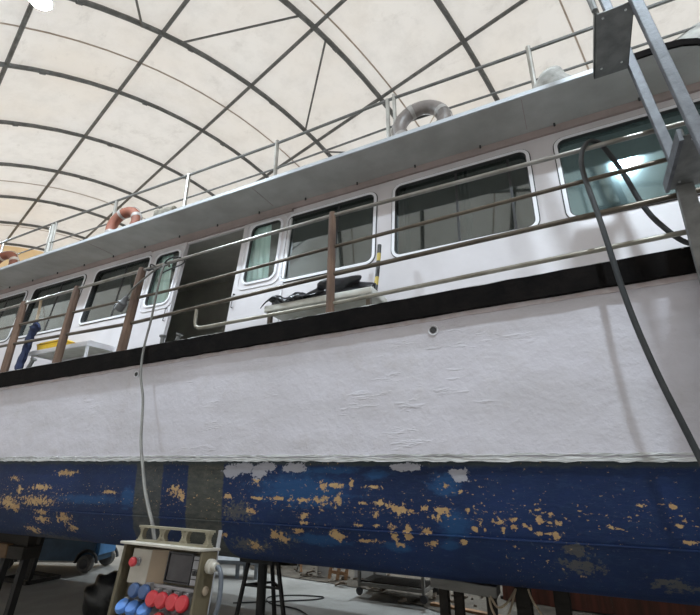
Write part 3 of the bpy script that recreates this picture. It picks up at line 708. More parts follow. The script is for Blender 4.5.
def wood_post(x, dx=-.06, w=.075, top=.03, y=3.40, zb=None, h=None, name='rail_post'):
    m = MB(OFF); z0 = ztop(x)-.02 if zb is None else zb; z1 = (r1(x)+top) if h is None else h; n = 9
    pts = [(x+dx*(1-i/n), y, z0+(z1-z0)*i/n) for i in range(n+1)]
    rs = [w/2*(1.06-.10*i/n) for i in range(n+1)]; rs[-1] *= .8
    m.tube(pts, rs, 8); return m.build(name, 'wood_post', boat)
wood_post(-7.09,-.06,.10); wood_post(-5.86,-.10,.10); wood_post(-4.60,-.13,.105); wood_post(-4.74,-.12,.07, y=3.47, h=3.85)
wood_post(-1.905,-.01,.078); wood_post(1.32,0.,.08); wood_post(-8.4,-.05,.10); wood_post(-9.8,-.05,.10); wood_post(-11.3,-.05,.10)
# mooring bitts by the bulwark
def bitts(x, y, z, lean):
    b = MB(OFF); b.box(x-.10,x+.30,y-.05,y+.07,z,z+.05)
    bt = b.build('mooring_bitt', 'blackiron', boat, bevel=.008)
    for k, dx in enumerate((0,.20)):
        m = MB(OFF); ax = Vector((lean*k,0,1)).normalized()
        m.lathe([(.028,0),(.024,.10),(.024,.15),(.042,.165),(.042,.18)], (x+dx,y,z+.045), ax, 12); m.build('bollard', 'galv_dark', bt)
bitts(-4.30,3.60,2.93,.45); bitts(-7.02,3.52,2.92,.7)
# roof rails
RP = [.09,-1.545,-3.19,-4.845,-6.50,-8.25,-9.9]
def roof_rail(name, zc, r_):
    m = MB(OFF); m.tube([(-12.3,4.1,zc+.06),(-8.25,4.1,zc+.055),(-4.845,4.1,zc),(-3.19,4.1,zc-.02),(-1.54,4.1,zc+.01),(.09,4.1,zc-.03),(1.9,4.1,zc-.06)], r_, 8); return m.build(name, 'steel', boat)
roof_rail('roof_top_rail', 5.93, .019); roof_rail('roof_middle_rail', 5.51, .013)
for i, x in enumerate(RP):
    m = MB(OFF); m.tube([(x,4.1,4.9),(x,4.1,5.95)], .027 if i != 5 else .04, 8)
    if i in (1,5): m.tube([(x+.09,4.12,4.9),(x+.085,4.1,5.99)], .024, 8)
    m.build('roof_post', 'post_metal', boat)

# ------------------------------------------------------------------ things on the boat (z in boat heights, lifted by OFF)
def life_ring(c, mat, bandmat, label, yaw=0., tilt=0., ra=.258, rb=.080):
    e = empty('life_ring', (0,0,0), label, 'life ring', 'life rings on the roof rail')
    n = 48
    m = MB(); m.tube([(ra*math.cos(2*math.pi*i/n),0,ra*math.sin(2*math.pi*i/n)) for i in range(n)], rb, 14, True); m.build('ring_body', mat, e)
    for v in m.v: pass
    for k in range(4):
        b = MB(); a0 = R(25+90*k)
        b.tube([(ra*math.cos(a0+R(a)),0,ra*math.sin(a0+R(a))) for a in (-6,-3,0,3,6)], rb*1.05, 14); b.build('band', bandmat, e)
    g = MB(); pts = []
    for i in range(64):
        a = 2*math.pi*i/64; rr = ra+rb*1.02+.012*abs(math.sin(2*(a-R(25))))
        pts.append((rr*math.cos(a),0,rr*math.sin(a)))
    g.tube(pts, .007, 6, True)
    g.build('grab_line', bandmat, e)
    x_ = MB(); x_.tube([(-.19,.0,-.05),(.10,.02,-.16),(.19,0,.03)], .006, 6); x_.build('lashing', 'rope', e)
    x_ = MB(); x_.tube([(.16,.0,.10),(.02,.03,-.12),(-.02,.04,-.18)], .006, 6); x_.build('lashing', 'rope', e)
    e.location = (c[0],c[1],c[2]+ZB); e.rotation_euler = (tilt,0,yaw)
    return e
life_ring((-1.11,3.99,5.30), 'ring_grey', 'ring_band', 'grey wrapped life ring on the roof rail above the wide dark windows', R(4), R(-6))
life_ring((-6.03,3.99,5.30), 'ring_orange', 'ring_band', 'orange life ring with pale bands on the cabin roof edge', R(6), R(-6))
life_ring((-9.42,3.99,5.29), 'ring_orange', 'ring_white', 'orange and cream life ring at the left picture edge', R(14), R(-6), .258, .08)
def lump(name, c, r_, mat, label, cat, seed, amp=.12, nu=28, nv=16, flat=.0, parent=None):
    rnd = random.Random(seed); ph = [(rnd.uniform(-6,6), rnd.uniform(-6,6), rnd.uniform(-6,6), rnd.uniform(0,6)) for _ in range(8)]
    def fn(d):
        s = sum(math.sin(a*d.x+b*d.y+e*d.z+p) for a,b,e,p in ph)/4
        box = 1/max(abs(d.x)**3+abs(d.y)**3+abs(d.z)**3, .2)**.33-1
        return amp*s+.55*box
    m = MB(OFF); m.sphere(c, r_, nu, nv, fn=fn)
    zmin = c[2]-r_[2]*.93
    for v in m.v: v.z = max(v.z, zmin)
    return m.build(name, mat, parent, label=label, cat=cat)
lump('folded_tarp', (.235,3.86,5.10), (.16,.13,.17), 'tarp', 'grey folded tarp on the cabin roof beside a rail post', 'tarp', 3, .22, 40, 24)
cvb = lump('canvas_cover', (1.78,4.35,5.24), (.60,.34,.36), 'tarp', 'grey canvas cover on the roof end by the ladder', 'cover', 11, .05)
blk = MB(OFF); blk.obox((-4.74,3.74,4.985), (.34,.18,.15), (R(4),R(3),R(6))); blk.obox((-4.72,3.75,5.07), (.26,.14,.04), (0,R(-4),R(12)))
blk.build('weathered_block', 'block', bevel=.02, label='weathered grey wooden block on the roof edge right of the orange ring', cat='block')
# long white table with black sheet
tb = empty('deck_table', (-2.15,3.72,2.75+ZB), 'long worn white table on the side deck under black sheeting', 'table')
m = MB(OFF); m.box(-2.78,-1.55,3.53,3.92,3.185,3.255); m.build('tabletop', 'table_white', tb, bevel=.012)
for x in (-2.72,-1.60):
    for y in (3.57,3.88):
        m = MB(OFF); m.box(x-.02,x+.02,y-.02,y+.02,2.752,3.19); m.build('leg', 'rail_tan', tb)
def sheet(path, name, label, cat):
    m = MB(OFF); m.grid(path, 30, 14); return m.build(name, 'blackplastic', label=label, cat=cat, solid=.006, flip=1)
sheet(lambda u, v: (-2.80+.68*u+.05*math.sin(v*5), 3.50+.30*v, 3.262+.004+.05*abs(math.sin(u*7+v*3))*(1-.4*u)+.07*math.exp(-((u-.35)/.22)**2)*(.6+.4*math.sin(v*6+u*11))+.02*abs(math.sin(u*23-v*9))-.10*max(0,.12-v)*4*(1 if u < .8 else .4)),
      'black_sheet', 'crumpled black plastic sheet draped over the left end of the long table', 'plastic sheet')
bg_ = lump('black_bag', (-1.98,3.70,3.345), (.30,.14,.105), 'blackplastic', 'bulging black bag on the middle of the long white table', 'bag', 21, .30, 48, 26)
pl = MB(OFF); pl.tube([(-1.60,3.72,3.256),(-1.595,3.78,3.5),(-1.59,3.84,3.83)], .021, 10)
pl.build('striped_pole', 'pole', label='short black and yellow pole leaning upright at the right end of the long table', cat='pole')
# small white table, yellow box, blue cloth on the left
t2 = empty('low_table', (-6.2,3.78,2.75+ZB), 'small white low table on the side deck between the brown posts', 'table')
m = MB(OFF); m.box(-6.95,-5.68,3.58,3.98,3.205,3.24); m.build('tabletop', 'table_white', t2, bevel=.008)
m = MB(OFF); m.box(-6.97,-5.66,3.56,3.585,3.195,3.25); m.box(-6.97,-5.66,3.975,4.0,3.195,3.25); m.box(-6.97,-6.95,3.585,3.975,3.195,3.25); m.box(-5.68,-5.66,3.585,3.975,3.195,3.265); m.build('apron', 'white', t2)
for x in (-6.92,-5.70):
    for y in (3.60,3.96):
        m = MB(OFF); m.box(x-.015,x+.015,y-.015,y+.015,2.752,3.20); m.build('leg', 'white', t2)
yb = empty('yellow_box', (-6.6,3.70,3.241+ZB), 'yellow plastic box lying on the small white table', 'box')
m = MB(OFF); m.hexa([(-6.90,3.63,3.242),(-6.36,3.63,3.242),(-6.36,3.80,3.242),(-6.88,3.80,3.242),(-6.93,3.62,3.36),(-6.33,3.62,3.36),(-6.33,3.81,3.36),(-6.90,3.81,3.36)]); m.build('body', 'yellow', yb, bevel=.012)
m = MB(OFF); m.hexa([(-6.95,3.61,3.36),(-6.31,3.61,3.36),(-6.31,3.82,3.36),(-6.92,3.82,3.36),(-6.86,3.64,3.395),(-6.37,3.64,3.395),(-6.37,3.79,3.395),(-6.85,3.79,3.395)]); m.build('lid', 'yellow', yb, bevel=.008)
bc = empty('blue_cloth', (-6.80,3.46,3.0+ZB), 'dark blue cloth tied to the rail by a beige cord beside a brown post', 'cloth')
m = MB(OFF)
pts = bez([(-6.78,3.46,3.64),(-6.76,3.46,3.58),(-6.78,3.46,3.52),(-6.83,3.46,3.42),(-6.85,3.46,3.25),(-6.91,3.46,3.06),(-6.93,3.46,2.955)], 5)
rs = [.03+.042*min(1,i/6)+.004*math.sin(i*1.7)+(.035*math.exp(-((i-7)/2.5)**2)) for i in range(len(pts))]; rs[-1] = .045
m.tube(pts, rs, 14)
for i, v in enumerate(m.v): v.y = 3.46+(v.y-3.46)*.55; v.x += .012*math.sin(i*2.3); 
m.build('hanging_cloth', 'bluecloth', bc)
m = MB(OFF); m.tube(bez([(-6.70,3.41,3.985),(-6.735,3.44,3.86),(-6.77,3.46,3.72),(-6.78,3.46,3.62)],5), .018, 8); m.tube([(-6.70+.028*math.cos(a*math.pi/6),3.405+.028*math.sin(a*math.pi/6)*.9,3.97+.02*math.sin(a*math.pi/6)) for a in range(12)], .009, 6, True); m.build('cord', 'rope', bc)

# cables
m = MB()
m.tube(bez([(1.5,1.9,.022),(1.15,2.3,.03),(.86,2.85,.55),(.66,3.12,1.45),(.55,3.2,2.05),(.44,3.2,2.56),(.37,3.2,3.02),(.325,3.23,3.62),(.29,3.30,4.08),(.305,3.345,4.27),(.355,3.375,4.38),(.41,3.40,4.405),(.47,3.44,4.36),(.56,3.48,4.12),(.63,3.49,3.83),(.71,3.5,3.64),(.84,3.5,3.46),(.98,3.49,3.49),(1.3,3.49,3.6)], 8), .0185, 10)
m.build('black_hose', 'cable', label='thick dark hose looped over the rail beside the ladder, hanging down the white hull', cat='hose')
cb = empty('extension_cable', (-2.6,2.3,0), 'pale cable hanging from the top rail down to the socket box, plug at its end', 'cable')
m = MB(); m.tube(bez([(-4.70,3.33,3.99),(-4.63,3.33,4.06),(-4.50,3.34,4.15),(-4.35,3.36,4.25),(-4.24,3.37,4.29),(-4.10,3.375,4.30)], 7), .011, 8); m.build('plug_cord', 'cable_grey', cb)
m = MB(); m.tube(bez([(-4.16,3.43,4.30),(-4.165,3.405,4.352),(-4.18,3.37,4.30),(-4.19,3.345,4.1),(-4.21,3.33,3.61),(-4.23,3.31,3.26),(-4.12,3.24,2.95),(-3.915,3.15,2.662),(-3.611,2.95,2.256),(-3.288,2.75,2.0),(-3.055,2.6,1.856),(-2.811,2.45,1.736),(-2.64,2.35,1.65),(-2.52,2.30,1.50)], 7), .0125, 8); m.build('cord', 'cable_grey', cb)
for k, (cx, cz, ra) in enumerate(((-4.08,4.285,.18),(-4.42,4.32,.06))):
    m = MB(); m.tube([(cx+ra*math.cos(a*math.pi/14), 3.385+.035*math.cos(a*math.pi/14*2+k), cz+ra*.42*math.sin(a*math.pi/14)+.09*ra*math.cos(a*math.pi/14)*2) for a in range(28)], .009, 8, True); m.build('coil', 'cable', cb)
m = MB(); ax = Vector((.6,0,.75)).normalized()
m.lathe([(.030,-.085),(.052,-.08),(.055,-.03),(.050,0),(.056,.01),(.056,.03),(.036,.05),(.030,.09),(.018,.12)], (-4.765,3.325,3.885), ax, 16); m.build('plug', 'plug', cb)

# ------------------------------------------------------------------ ladder on the right
ld = empty('access_ladder', (1.0,2.99,0), 'galvanised steel access ladder standing against the boat side', 'ladder')
def lx(z): return .805-.088*(z-4.0)           # line of the stringers
for y, w, t_, nm in ((2.69,.075,.05,'stringer'),(3.29,.075,.05,'stringer')):
    xo = 0. if y < 3 else .03
    m = MB(); m.bar((lx(0)+xo,y,0.0),(lx(6.2)+xo,y,6.2),.05,.062,(1,0,0)); m.build(nm, 'galv', ld, bevel=.006)
for k, z in enumerate((4.905,3.79,2.68,1.57,.46)):
    x1 = lx(z)+.005; x0 = x1-.235
    if k: x0, x1 = lx(z)-.06, lx(z)+.22
    p = MB(); p.box(x0,x1,2.715,3.31,z,z+.006); p.box(x0,x0+.006,2.715,3.31,z,z+.05); p.box(x1-.006,x1,2.715,3.31,z,z+.05)
    tr_ = p.build('tread', 'galv_dark', ld)
    for bx in (x0+.05, x1-.05):
        for by in (2.76,3.22):
            b = MB(); b.lathe([(.008,0),(.008,-.006)], (bx,by,z), n=8); b.build('tread_bolt', 'bolt', tr_)
    if k:
        b = MB(); b.box(x0-.022,x0,2.72,3.30,z-.02,z+.06); b.build('tread_lip', 'galv', tr_)
m = MB(); m.bar((.845,3.27,3.78),(.775,3.27,0.0),.05,.095,(1,0,0)); m.v = [v for v in m.v]; m.build('strut', 'galv_dark', ld)
m = MB(); m.tube([(.50,2.70,4.93),(.46,2.70,5.35),(.44,2.70,6.0)], .02, 8); m.build('handrail', 'galv_dark', ld)

# ------------------------------------------------------------------ socket box on its stand
PX = Vector((-2.535,2.05,1.594)); U = Vector((1,0,-.004)).normalized(); W = Vector((-.03,-.10,-.99)).normalized(); NN = W.cross(U).normalized()
if NN.y > 0: NN = -NN
def bp(u, w, h): return PX+U*u+W*w+NN*h
def pbox(m, u0,u1,w0,w1,h0,h1):
    return m.hexa([bp(u0,w1,h0),bp(u1,w1,h0),bp(u1,w1,h1),bp(u0,w1,h1),bp(u0,w0,h0),bp(u1,w0,h0),bp(u1,w0,h1),bp(u0,w0,h1)])
dbx = empty('distribution_box', (-2.15,2.1,0), 'olive site power box with red and blue sockets in front of the hull', 'power box')
m = MB(); pbox(m,.04,.60,.0,.86,-.118,-.095); m.build('housing', 'olive', dbx)
m = MB(); pbox(m,.018,.040,.0,.90,-.118,.0); pbox(m,.04,.08,.17,.90,-.10,-.07); m.build('side_panel', 'olive', dbx, bevel=.004)
m = MB(); pbox(m,.612,.628,.0,.90,-.122,.0); spn = m.build('side_panel', 'olive', dbx, bevel=.006)
m = MB(); pbox(m,.015,.632,-.014,.0,-.135,.03); m.build('top_plate', 'cream', dbx, bevel=.003)
hf = MB()
for z0, z1 in ((-.026,-.014),(-.10,-.088)): pbox(hf,.055,.61,z0,z1,-.095,-.045)
for u in (.075,.235,.255,.41,.43,.59):
    n = 6
    for s_ in range(n):
        a0, a1 = s_/n, (s_+1)/n
        w0, w1 = -.088+.062*a0, -.088+.062*a1
        d0 = .016*abs(2*a0-1)**2; d1 = .016*abs(2*a1-1)**2; dm = (d0+d1)/2+.007
        pbox(hf, u-dm, u+dm, w0, w1, -.085, -.055)
hf.build('lifting_frame', 'beige', dbx)
sb = MB(); pbox(sb,.075,.225,.020,.195,-.10,-.03); sbo = sb.build('switch_box', 'cream', dbx, bevel=.004)
m = MB(); m.hexa([bp(.226,.195,-.10),bp(.30,.195,-.10),bp(.30,.195,-.09),bp(.226,.195,-.032),bp(.226,.020,-.10),bp(.30,.020,-.10),bp(.30,.020,-.09),bp(.226,.020,-.032)]); m.build('switch_box_shaded_side', 'brownside', dbx)  # side face of the switch box, its shade put into a tan colour
m = MB(); m.lathe([(.022,0),(.022,.012),(.012,.014),(.012,.03)], bp(.135,.085,-.03), NN, 16); m.build('button_collar', 'greyplastic', sbo)
m = MB(); m.lathe([(.012,.028),(.024,.032),(.025,.045),(.018,.053)], bp(.135,.085,-.03), NN, 18); m.build('red_button', 'red', sbo)
m = MB(); pbox(m,.325,.50,.03,.165,-.10,-.075); wn = m.build('breaker_window', 'smoked', dbx, bevel=.004)
m = MB(); pbox(m,.318,.507,.022,.03,-.10,-.068); pbox(m,.318,.507,.165,.173,-.10,-.068); pbox(m,.318,.325,.03,.165,-.10,-.068); pbox(m,.50,.507,.03,.165,-.10,-.068); m.build('window_frame', 'hub', wn)
m = MB(); pbox(m,.52,.608,.03,.17,-.10,-.06); br = m.build('breaker_module', 'greyplastic', dbx, bevel=.004)
for k in range(4):
    m = MB(); pbox(m,.535+.018*k,.548+.018*k,.10,.122,-.062,-.05); m.build('breaker_switch', 'gasket', br)
for k in range(3):
    m = MB(); pbox(m,.525,.605,.05+.045*k-.002,.05+.045*k+.002,-.062,-.057); m.build('module_groove', 'gasket', br)
m = MB(); pbox(m,.255,.608,.185,.20,-.10,-.06); m.build('cable_channel', 'greyplastic', dbx)
m = MB(); pbox(m,.075,.612,.20,.90,-.10,-.09); m.build('socket_plate', 'greyplastic', dbx)
def socket(u, w, lid, tilt, s_=1., name='socket'):
    c = bp(u, w, -.095)
    m = MB(); m.lathe([(.040*s_,0),(.040*s_,.02),(.034*s_,.05),(.034*s_,.06)], c, (NN+W*-.1).normalized(), 18); so = m.build(name, 'greyplastic', dbx)
    a = (NN*math.cos(tilt)+W*-math.sin(tilt)).normalized()
    q = c+NN*.062
    m = MB(); m.lathe([(.040*s_,0),(.043*s_,.006),(.043*s_,.02),(.036*s_,.030),(.02*s_,.032)], q, a, 20); m.build('lid', lid, so)
    m = MB(); hb = bp(u, w-.044*s_, -.05); m.obox(hb, (.035,.03,.016)); m.build('hinge', 'greyplastic', so)
for u in (.165,.245): socket(u,.225,'blue_dull',.15,.85)
for u in (.315,.385,.465,.535): socket(u,.25,'red',.15,.92)
for u in (.10,.18,.27): socket(u,.315,'blue_lid',.75,.95)
for u in (.385,.485,.565): socket(u,.345,'red',.5,.9)
for u in (.13,.24,.36,.48): socket(u,.52,'red' if u > .3 else 'blue_lid',.4,1.05)
m = MB(); m.lathe([(.028,0),(.036,.008),(.036,.03),(.024,.035),(.022,.06)], bp(.626,.07,-.065), U, 16); m.build('cable_gland', 'cream', spn)
m = MB(); m.lathe([(.022,0),(.022,.008),(.012,.012)], bp(.626,.185,-.07), U, 14); m.build('blind_plug', 'brownside', spn)
m = MB(); m.tube([bp(.60,.30,-.145), bp(.60,-.10,-.145)], .011, 10); m.build('pipe', 'greyplastic', dbx)
for u in (.03,.62):
    for h_ in (-.10,-.02):
        m = MB(); a = bp(u,.88,h_); m.bar(a, (a.x,a.y,0.0), .03, .03); m.build('leg', 'olive', dbx)
m = MB(); g = bp(.686,.07,-.065)
m.tube(bez([g, g+Vector((.02,0,-.01)), g+Vector((.045,-.01,-.06)), g+Vector((.045,-.015,-.16)), g+Vector((.015,-.02,-.30)), g+Vector((.0,.0,-.7)), g+Vector((.06,.05,-1.35)), (g.x+.25,g.y+.2,.016), (g.x+.7,g.y+.35,.016)],6), .0125, 10)
m.build('supply_cable', pm('supply_cable_blue_grey', (.13,.15,.18), (.09,.10,.12), 6, .4), label='blue grey supply cable hanging from the gland of the power box', cat='cable')
bgz = MB()
rn = random.Random(5); ph = [(rn.uniform(2,7), rn.uniform(2,7), rn.uniform(2,7), rn.uniform(0,6)) for _ in range(6)]
bgz.sphere((-6.62,5.22,.25), (.33,.28,.30), 36, 20, fn=lambda d: .10*sum(math.sin(a*d.x+b*d.y+c*d.z+p) for a,b,c,p in ph)/2)
for v in bgz.v: v.z = max(v.z, .002)
bgz.build('refuse_bag', 'bag', label='black refuse bag on the floor just left of the power box', cat='bag')

# ------------------------------------------------------------------ stands under the hull
def boat_stand(c, ztop_, label):
    e = empty('boat_stand', (c[0],c[1],0), label, 'boat stand', 'steel stands under the hull')
    x, y = c
    m = MB(); m.tube([(x,y,.25),(x,y,ztop_-.04)], .052, 12); m.build('post', 'blackiron', e)
    m = MB(); m.obox((x,y,ztop_-.02), (.46,.28,.035), (R(10),0,0)); m.build('head_plate', 'blackiron', e)
    for k in range(3):
        a = R((5,185,95)[k])
        m = MB(); m.bar((x+.19*math.cos(a),y+.19*math.sin(a),ztop_-.05),(x+.40*math.cos(a),y+.40*math.sin(a),.0),.035,.035); m.build('leg', 'blackiron', e)
    m = MB(); pts = [(x+.245*math.cos(R((5,185,95)[k])), y+.245*math.sin(R((5,185,95)[k])), .76) for k in range(3)]
    for i in range(3): m.bar(pts[i], pts[(i+1)%3], .022, .022)
    m.build('spreader', 'blackiron', e)
    return e
boat_stand((-3.52,4.78), 1.075, 'black steel tripod stand with thick post under the blue hull amidships')
# left cradle
cr = empty('cradle', (-7.6,4.4,0), 'dark steel cradle with a brown block under the left part of the hull', 'cradle')
m = MB(); m.box(-8.6,-7.12,4.18,4.42,.84,1.0); m.build('beam', 'timber_dark', cr, bevel=.008)
m = MB(); m.box(-8.1,-7.48,4.165,4.40,.84,1.02); m.build('block', 'timber_brown', cr, bevel=.012, label='brown timber block')
for x, dx in ((-7.22,-.06),(-7.66,-.10),(-8.4,.1)):
    m = MB(); m.bar((x,4.3,.90),(x+dx,4.25,0),.085,.085); m.build('leg', 'blackiron', cr)
m = MB(); m.box(-8.5,-7.15,4.24,4.36,1.0,1.14); m.build('pad', 'timber_dark', cr)
fr2 = empty('steel_stand', (-9.95,6.15,0), 'dark steel stand on a square base frame in front of the blue lift', 'stand')
m = MB()
for p, q in (((-10.45,5.85,.03),(-9.62,5.85,.03)),((-10.45,6.45,.03),(-9.62,6.45,.03)),((-10.45,5.85,.03),(-10.45,6.45,.03)),((-9.62,5.85,.03),(-9.62,6.45,.03))): m.bar(p, q, .06, .06)
m.build('base_frame', 'blackiron', fr2)
m = MB(); m.bar((-10.12,6.15,.0),(-9.93,6.15,1.02),.11,.11); m.build('post', 'blackiron', fr2)
m = MB(); m.bar((-9.62,5.87,.05),(-9.66,6.0,1.04),.045,.045); m.build('brace', 'blackiron', fr2)
m = MB(); m.box(-10.25,-9.55,5.95,6.35,1.01,1.035); m.build('top_plate', 'blackiron', fr2)
# right trestle with timber beam
rt = empty('timber_trestle', (-1.2,4.8,0), 'grey timber beam on dark posts under the right part of the hull', 'trestle')
m = MB(); m.obox((-1.20,4.75,1.0), (.60,.20,.09), (0,R(3),0)); m.build('beam', 'timber_grey', rt, bevel=.008)
for x, y in ((-1.40,4.75),(-1.29,4.85),(-.98,4.80)):
    m = MB(); m.bar((x,y,.0),(x,y,.965),.08,.08); m.build('post', 'timber_dark', rt)
m = MB(); m.box(-1.45,-.95,4.70,4.86,1.035,1.078); m.build('wedge', 'timber_dark', rt)
for x, y, lab in ((-.72,4.95,'dark timber shore standing upright right of the grey beam'),(-.40,5.0,'dark timber shore farthest right under the hull')):
    m = MB(); m.bar((x,y,0),(x,y,1.06),.13,.13); m.build('timber_shore', 'timber_dark', bevel=.01, label=lab, cat='shore')
rp = MB()
for k, (zc, w_) in enumerate(((.93,.16),(.84,.17))):
    rp.tube(bez([(-.98,4.72,1.0),(-.96,4.66,zc+.03),(-.90,4.64,zc-.05),(-.82,4.65,zc-.01),(-.76,4.80,1.0)],6), .010, 6)
rp.tube(bez([(-.66,4.85,1.0),(-.63,4.82,.92),(-.57,4.82,.82),(-.54,4.84,.68),(-.56,4.85,.5)],6), .010, 6)
rp.build('hanging_rope', 'rope', label='beige rope hanging in loops from the timber beam under the hull', cat='rope')

# ------------------------------------------------------------------ things beyond the hull
lf = empty('scissor_lift', (0,0,0), 'blue scissor lift parked on the concrete beyond the hull', 'lift')
m = MB(); m.box(-2.1,.12,.06,.80,.17,.62); m.build('chassis', 'liftblue', lf, bevel=.02)
m = MB(); m.box(-2.05,-.28,.05,.06,.17,.20); m.build('skirt', 'panelwhite', lf)
m = MB(); m.box(.12,.20,.12,.74,.30,.66); m.build('end_panel', 'liftlight', lf, bevel=.01)
m = MB(); m.box(-1.45,-1.25,.045,.06,.46,.50); m.build('sign_plate', 'panelwhite', lf)
for x in (0.0,-1.8):
    for y in (.0,.76):
        m = MB(); m.lathe([(.09,-.075),(.15,-.07),(.165,-.04),(.165,.04),(.15,.07),(.09,.075)], (x,y+.03,.166), (0,1,0), 24); wh = m.build('wheel', 'tyre', lf)
        m = MB(); m.lathe([(.095,-.08),(.085,-.085),(.03,-.088)], (x,y+.03,.166), (0,1 if y < .3 else -1,0), 18); m.build('hub', 'hub', wh)
        m = MB(); m.tube([(x+.235*math.cos(R(a)), y+.03, .17+.235*math.sin(R(a))) for a in range(0,181,20)], .03, 8); m.build('wheel_arch', 'gasket', lf)
for sg in (1,-1):
    for y in (.2,.66):
        m = MB(); m.bar((-1.9 if sg > 0 else -.1,y+.03*sg,.66),(-.1 if sg > 0 else -1.9,y+.03*sg,.80),.05,.07); m.build('scissor_arm', 'liftblue', lf)
m = MB(); m.box(-2.1,.1,.04,.82,.84,.92); m.build('platform', 'liftblue', lf)
m = MB()
m.tube([(-2.08,.06,1.06),(.08,.06,1.06),(.08,.80,1.06),(-2.08,.80,1.06)], .018, 6, True)
for x in (-2.08,-1,.08):
    for y in (.06,.80): m.tube([(x,y,.91),(x,y,1.06)], .018, 6)
m.build('guard_rail', 'liftblue', lf)
lf.location = (-9.70,7.0,0); lf.rotation_euler = (0,0,R(21.7))
# grey-blue bench
bn = empty('steel_bench', (0,0,0), 'low blue grey steel bench on the concrete beyond the hull', 'bench')
m = MB(); m.box(-.75,.55,-.22,.22,.25,.31); m.build('seat', 'benchgrey', bn)
for x in (-.65,.05,.45):
    for y in (-.18,.18):
        m = MB(); m.bar((x,y,0),(x,y,.26),.06,.06); m.build('leg', 'benchgrey', bn)
bn.location = (-6.62,8.2,0); bn.rotation_euler = (0,0,R(14))
# dark stack behind bench
pk = empty('timber_stack', (0,0,0), 'dark stack of old beams lying behind the low steel bench', 'timber stack')
for i in range(4):
    for j in range(3):
        m = MB(); m.box(-1.5+.03*j,1.5-.06*i,-.45+.23*i,-.25+.23*i,.002+.17*j,.165+.17*j); m.build('beam', 'timber_dark', pk, bevel=.01)
pk.location = (-7.25,9.6,.07); pk.rotation_euler = (0,0,R(14))
# wooden frames leaning
wf = empty('wooden_frame', (0,0,0), 'orange brown wooden frame leaning beside the pale panel', 'frame')
for x in (-.16,.16,.0):
    m = MB(); m.bar((x,0,.0),(x*.8,.18,1.0),.06,.05); m.build('stile', 'timber_orange', wf)
for z in (.12,.45,.8):
    m = MB(); m.bar((-.19,.18*z,z),(.19,.18*z,z),.05,.05); m.build('rail', 'timber_orange', wf)
wf.location = (-4.62,8.65,.03); wf.rotation_euler = (0,R(8),R(20))
wp_ = MB(); wp_.obox((-5.05,8.95,.47), (.30,.05,.9), (R(-8),0,R(16))); wp_.build('pale_panel', 'panelwhite', label='pale board standing on the dirt left of the wooden frame', cat='board')
for k, (x, a, lab) in enumerate(((-5.75,.25,'thin leaning timber slat nearest the dark beam stack'),(-5.62,-.3,'thin timber slat crossing its neighbour beyond the hull'))):
    m = MB(); m.bar((x,8.95,.03),(x+a,9.25,1.0),.05,.03); m.build('leaning_batten', 'timber_orange' if k else 'timber_grey', label=lab, cat='slat')
pb = MB(); pb.obox((-4.1,9.05,.5), (.62,.05,.95), (R(-8),0,R(14))); pb.build('metal_sheet', 'panelwhite', label='pale grey sheet standing behind the low trolley', cat='sheet')
# low steel trolley
ct = empty('trolley', (0,0,0), 'low two-deck steel trolley on wheels on the dirt strip', 'trolley')
for z in (.17,.42):
    m = MB(); m.bar((-.57,-.3,z),(.57,-.3,z),.05,.05); m.bar((-.57,.3,z),(.57,.3,z),.05,.05); m.bar((-.57,-.3,z),(-.57,.3,z),.05,.05); m.bar((.57,-.3,z),(.57,.3,z),.05,.05); fr_ = m.build('deck_frame', 'timber_grey', ct)
    for k in range(6):
        y0 = -.27+.09*k
        b = MB(); b.box(-.56,.56,y0,y0+.075,z+.026,z+.044); b.build('slat', 'timber_dark' if z < .3 else 'timber_grey', fr_)
for x in (-.57,.57):
    for y in (-.3,.3):
        m = MB(); m.bar((x,y,.12),(x,y,.62),.045,.045); m.build('post', 'timber_grey', ct)
        m = MB(); m.lathe([(.055,-.02),(.06,-.015),(.06,.015),(.055,.02)], (x,y,.06), (0,1,0), 16); m.build('caster', 'hub', ct)
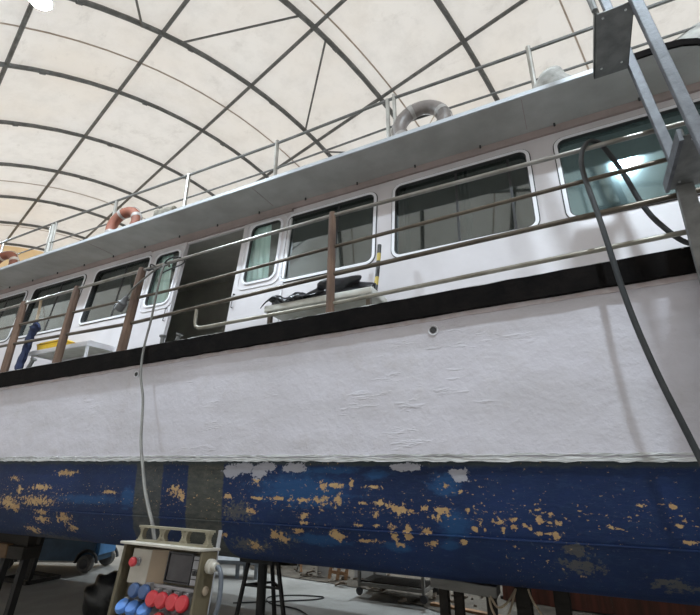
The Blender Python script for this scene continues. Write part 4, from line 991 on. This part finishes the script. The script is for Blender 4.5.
ct.location = (-3.2,8.15,.03); ct.rotation_euler = (0,0,R(-2))
# red-brown board partition
rb_ = empty('board_partition', (.2,8.55,0), 'red brown board partition standing beyond the hull on the right', 'partition')
for k in range(24):
    x = -1.55+.17*k
    m = MB(); m.box(x,x+.169,8.50+.008*(k%2),8.535+.008*(k%2),.04,1.35); m.build('board', 'redplank', rb_)
m = MB(); m.box(-1.6,2.55,8.55,8.62,.0,.10); m.box(-1.6,2.55,8.55,8.62,1.1,1.2); m.build('rail', 'timber_dark', rb_)
ob = MB(); ob.obox((-1.9,7.75,.03), (1.3,.10,.05), (0,0,R(-12))); ob.build('loose_plank', 'timber_orange', label='orange brown plank lying on the dirt in front of the trolley', cat='plank')
fc = MB(); fc.tube(bez([(-5.4,6.6,.012),(-4.75,7.05,.012),(-4.35,7.35,.012),(-4.30,7.55,.012),(-4.75,7.45,.012),(-5.1,7.15,.012),(-4.85,6.85,.012),(-4.25,6.75,.012),(-3.8,6.3,.012),(-3.9,5.6,.012)],8), .010, 6)
fc.build('floor_cable', 'cable', label='thin dark cable looped on the concrete beyond the black tripod stand', cat='cable')

# ------------------------------------------------------------------ sky, camera, view
w = bpy.data.worlds.new('sky'); sc.world = w; w.use_nodes = True
bg = w.node_tree.nodes['Background']; bg.inputs['Color'].default_value = (1.0,.98,.955,1); bg.inputs['Strength'].default_value = 1.25
cam = bpy.data.cameras.new('camera'); co_ = bpy.data.objects.new('camera', cam); COL.objects.link(co_)
co_.location = (0,0,H); co_.rotation_euler = (R(90+19.85), 0, R(26.7))
cam.sensor_width = 36; cam.sensor_fit = 'HORIZONTAL'; cam.lens = 36*450/700; cam.clip_start = .05; cam.clip_end = 200
sc.camera = co_
sc.view_settings.view_transform = 'Standard'; sc.view_settings.look = 'None'; sc.view_settings.gamma = 1; sc.view_settings.use_curve_mapping = False
sc.view_settings.exposure = 0.0
sc.cycles.max_bounces = 8; sc.cycles.diffuse_bounces = 5; sc.cycles.transparent_max_bounces = 12
sc.cycles.sample_clamp_indirect = 8
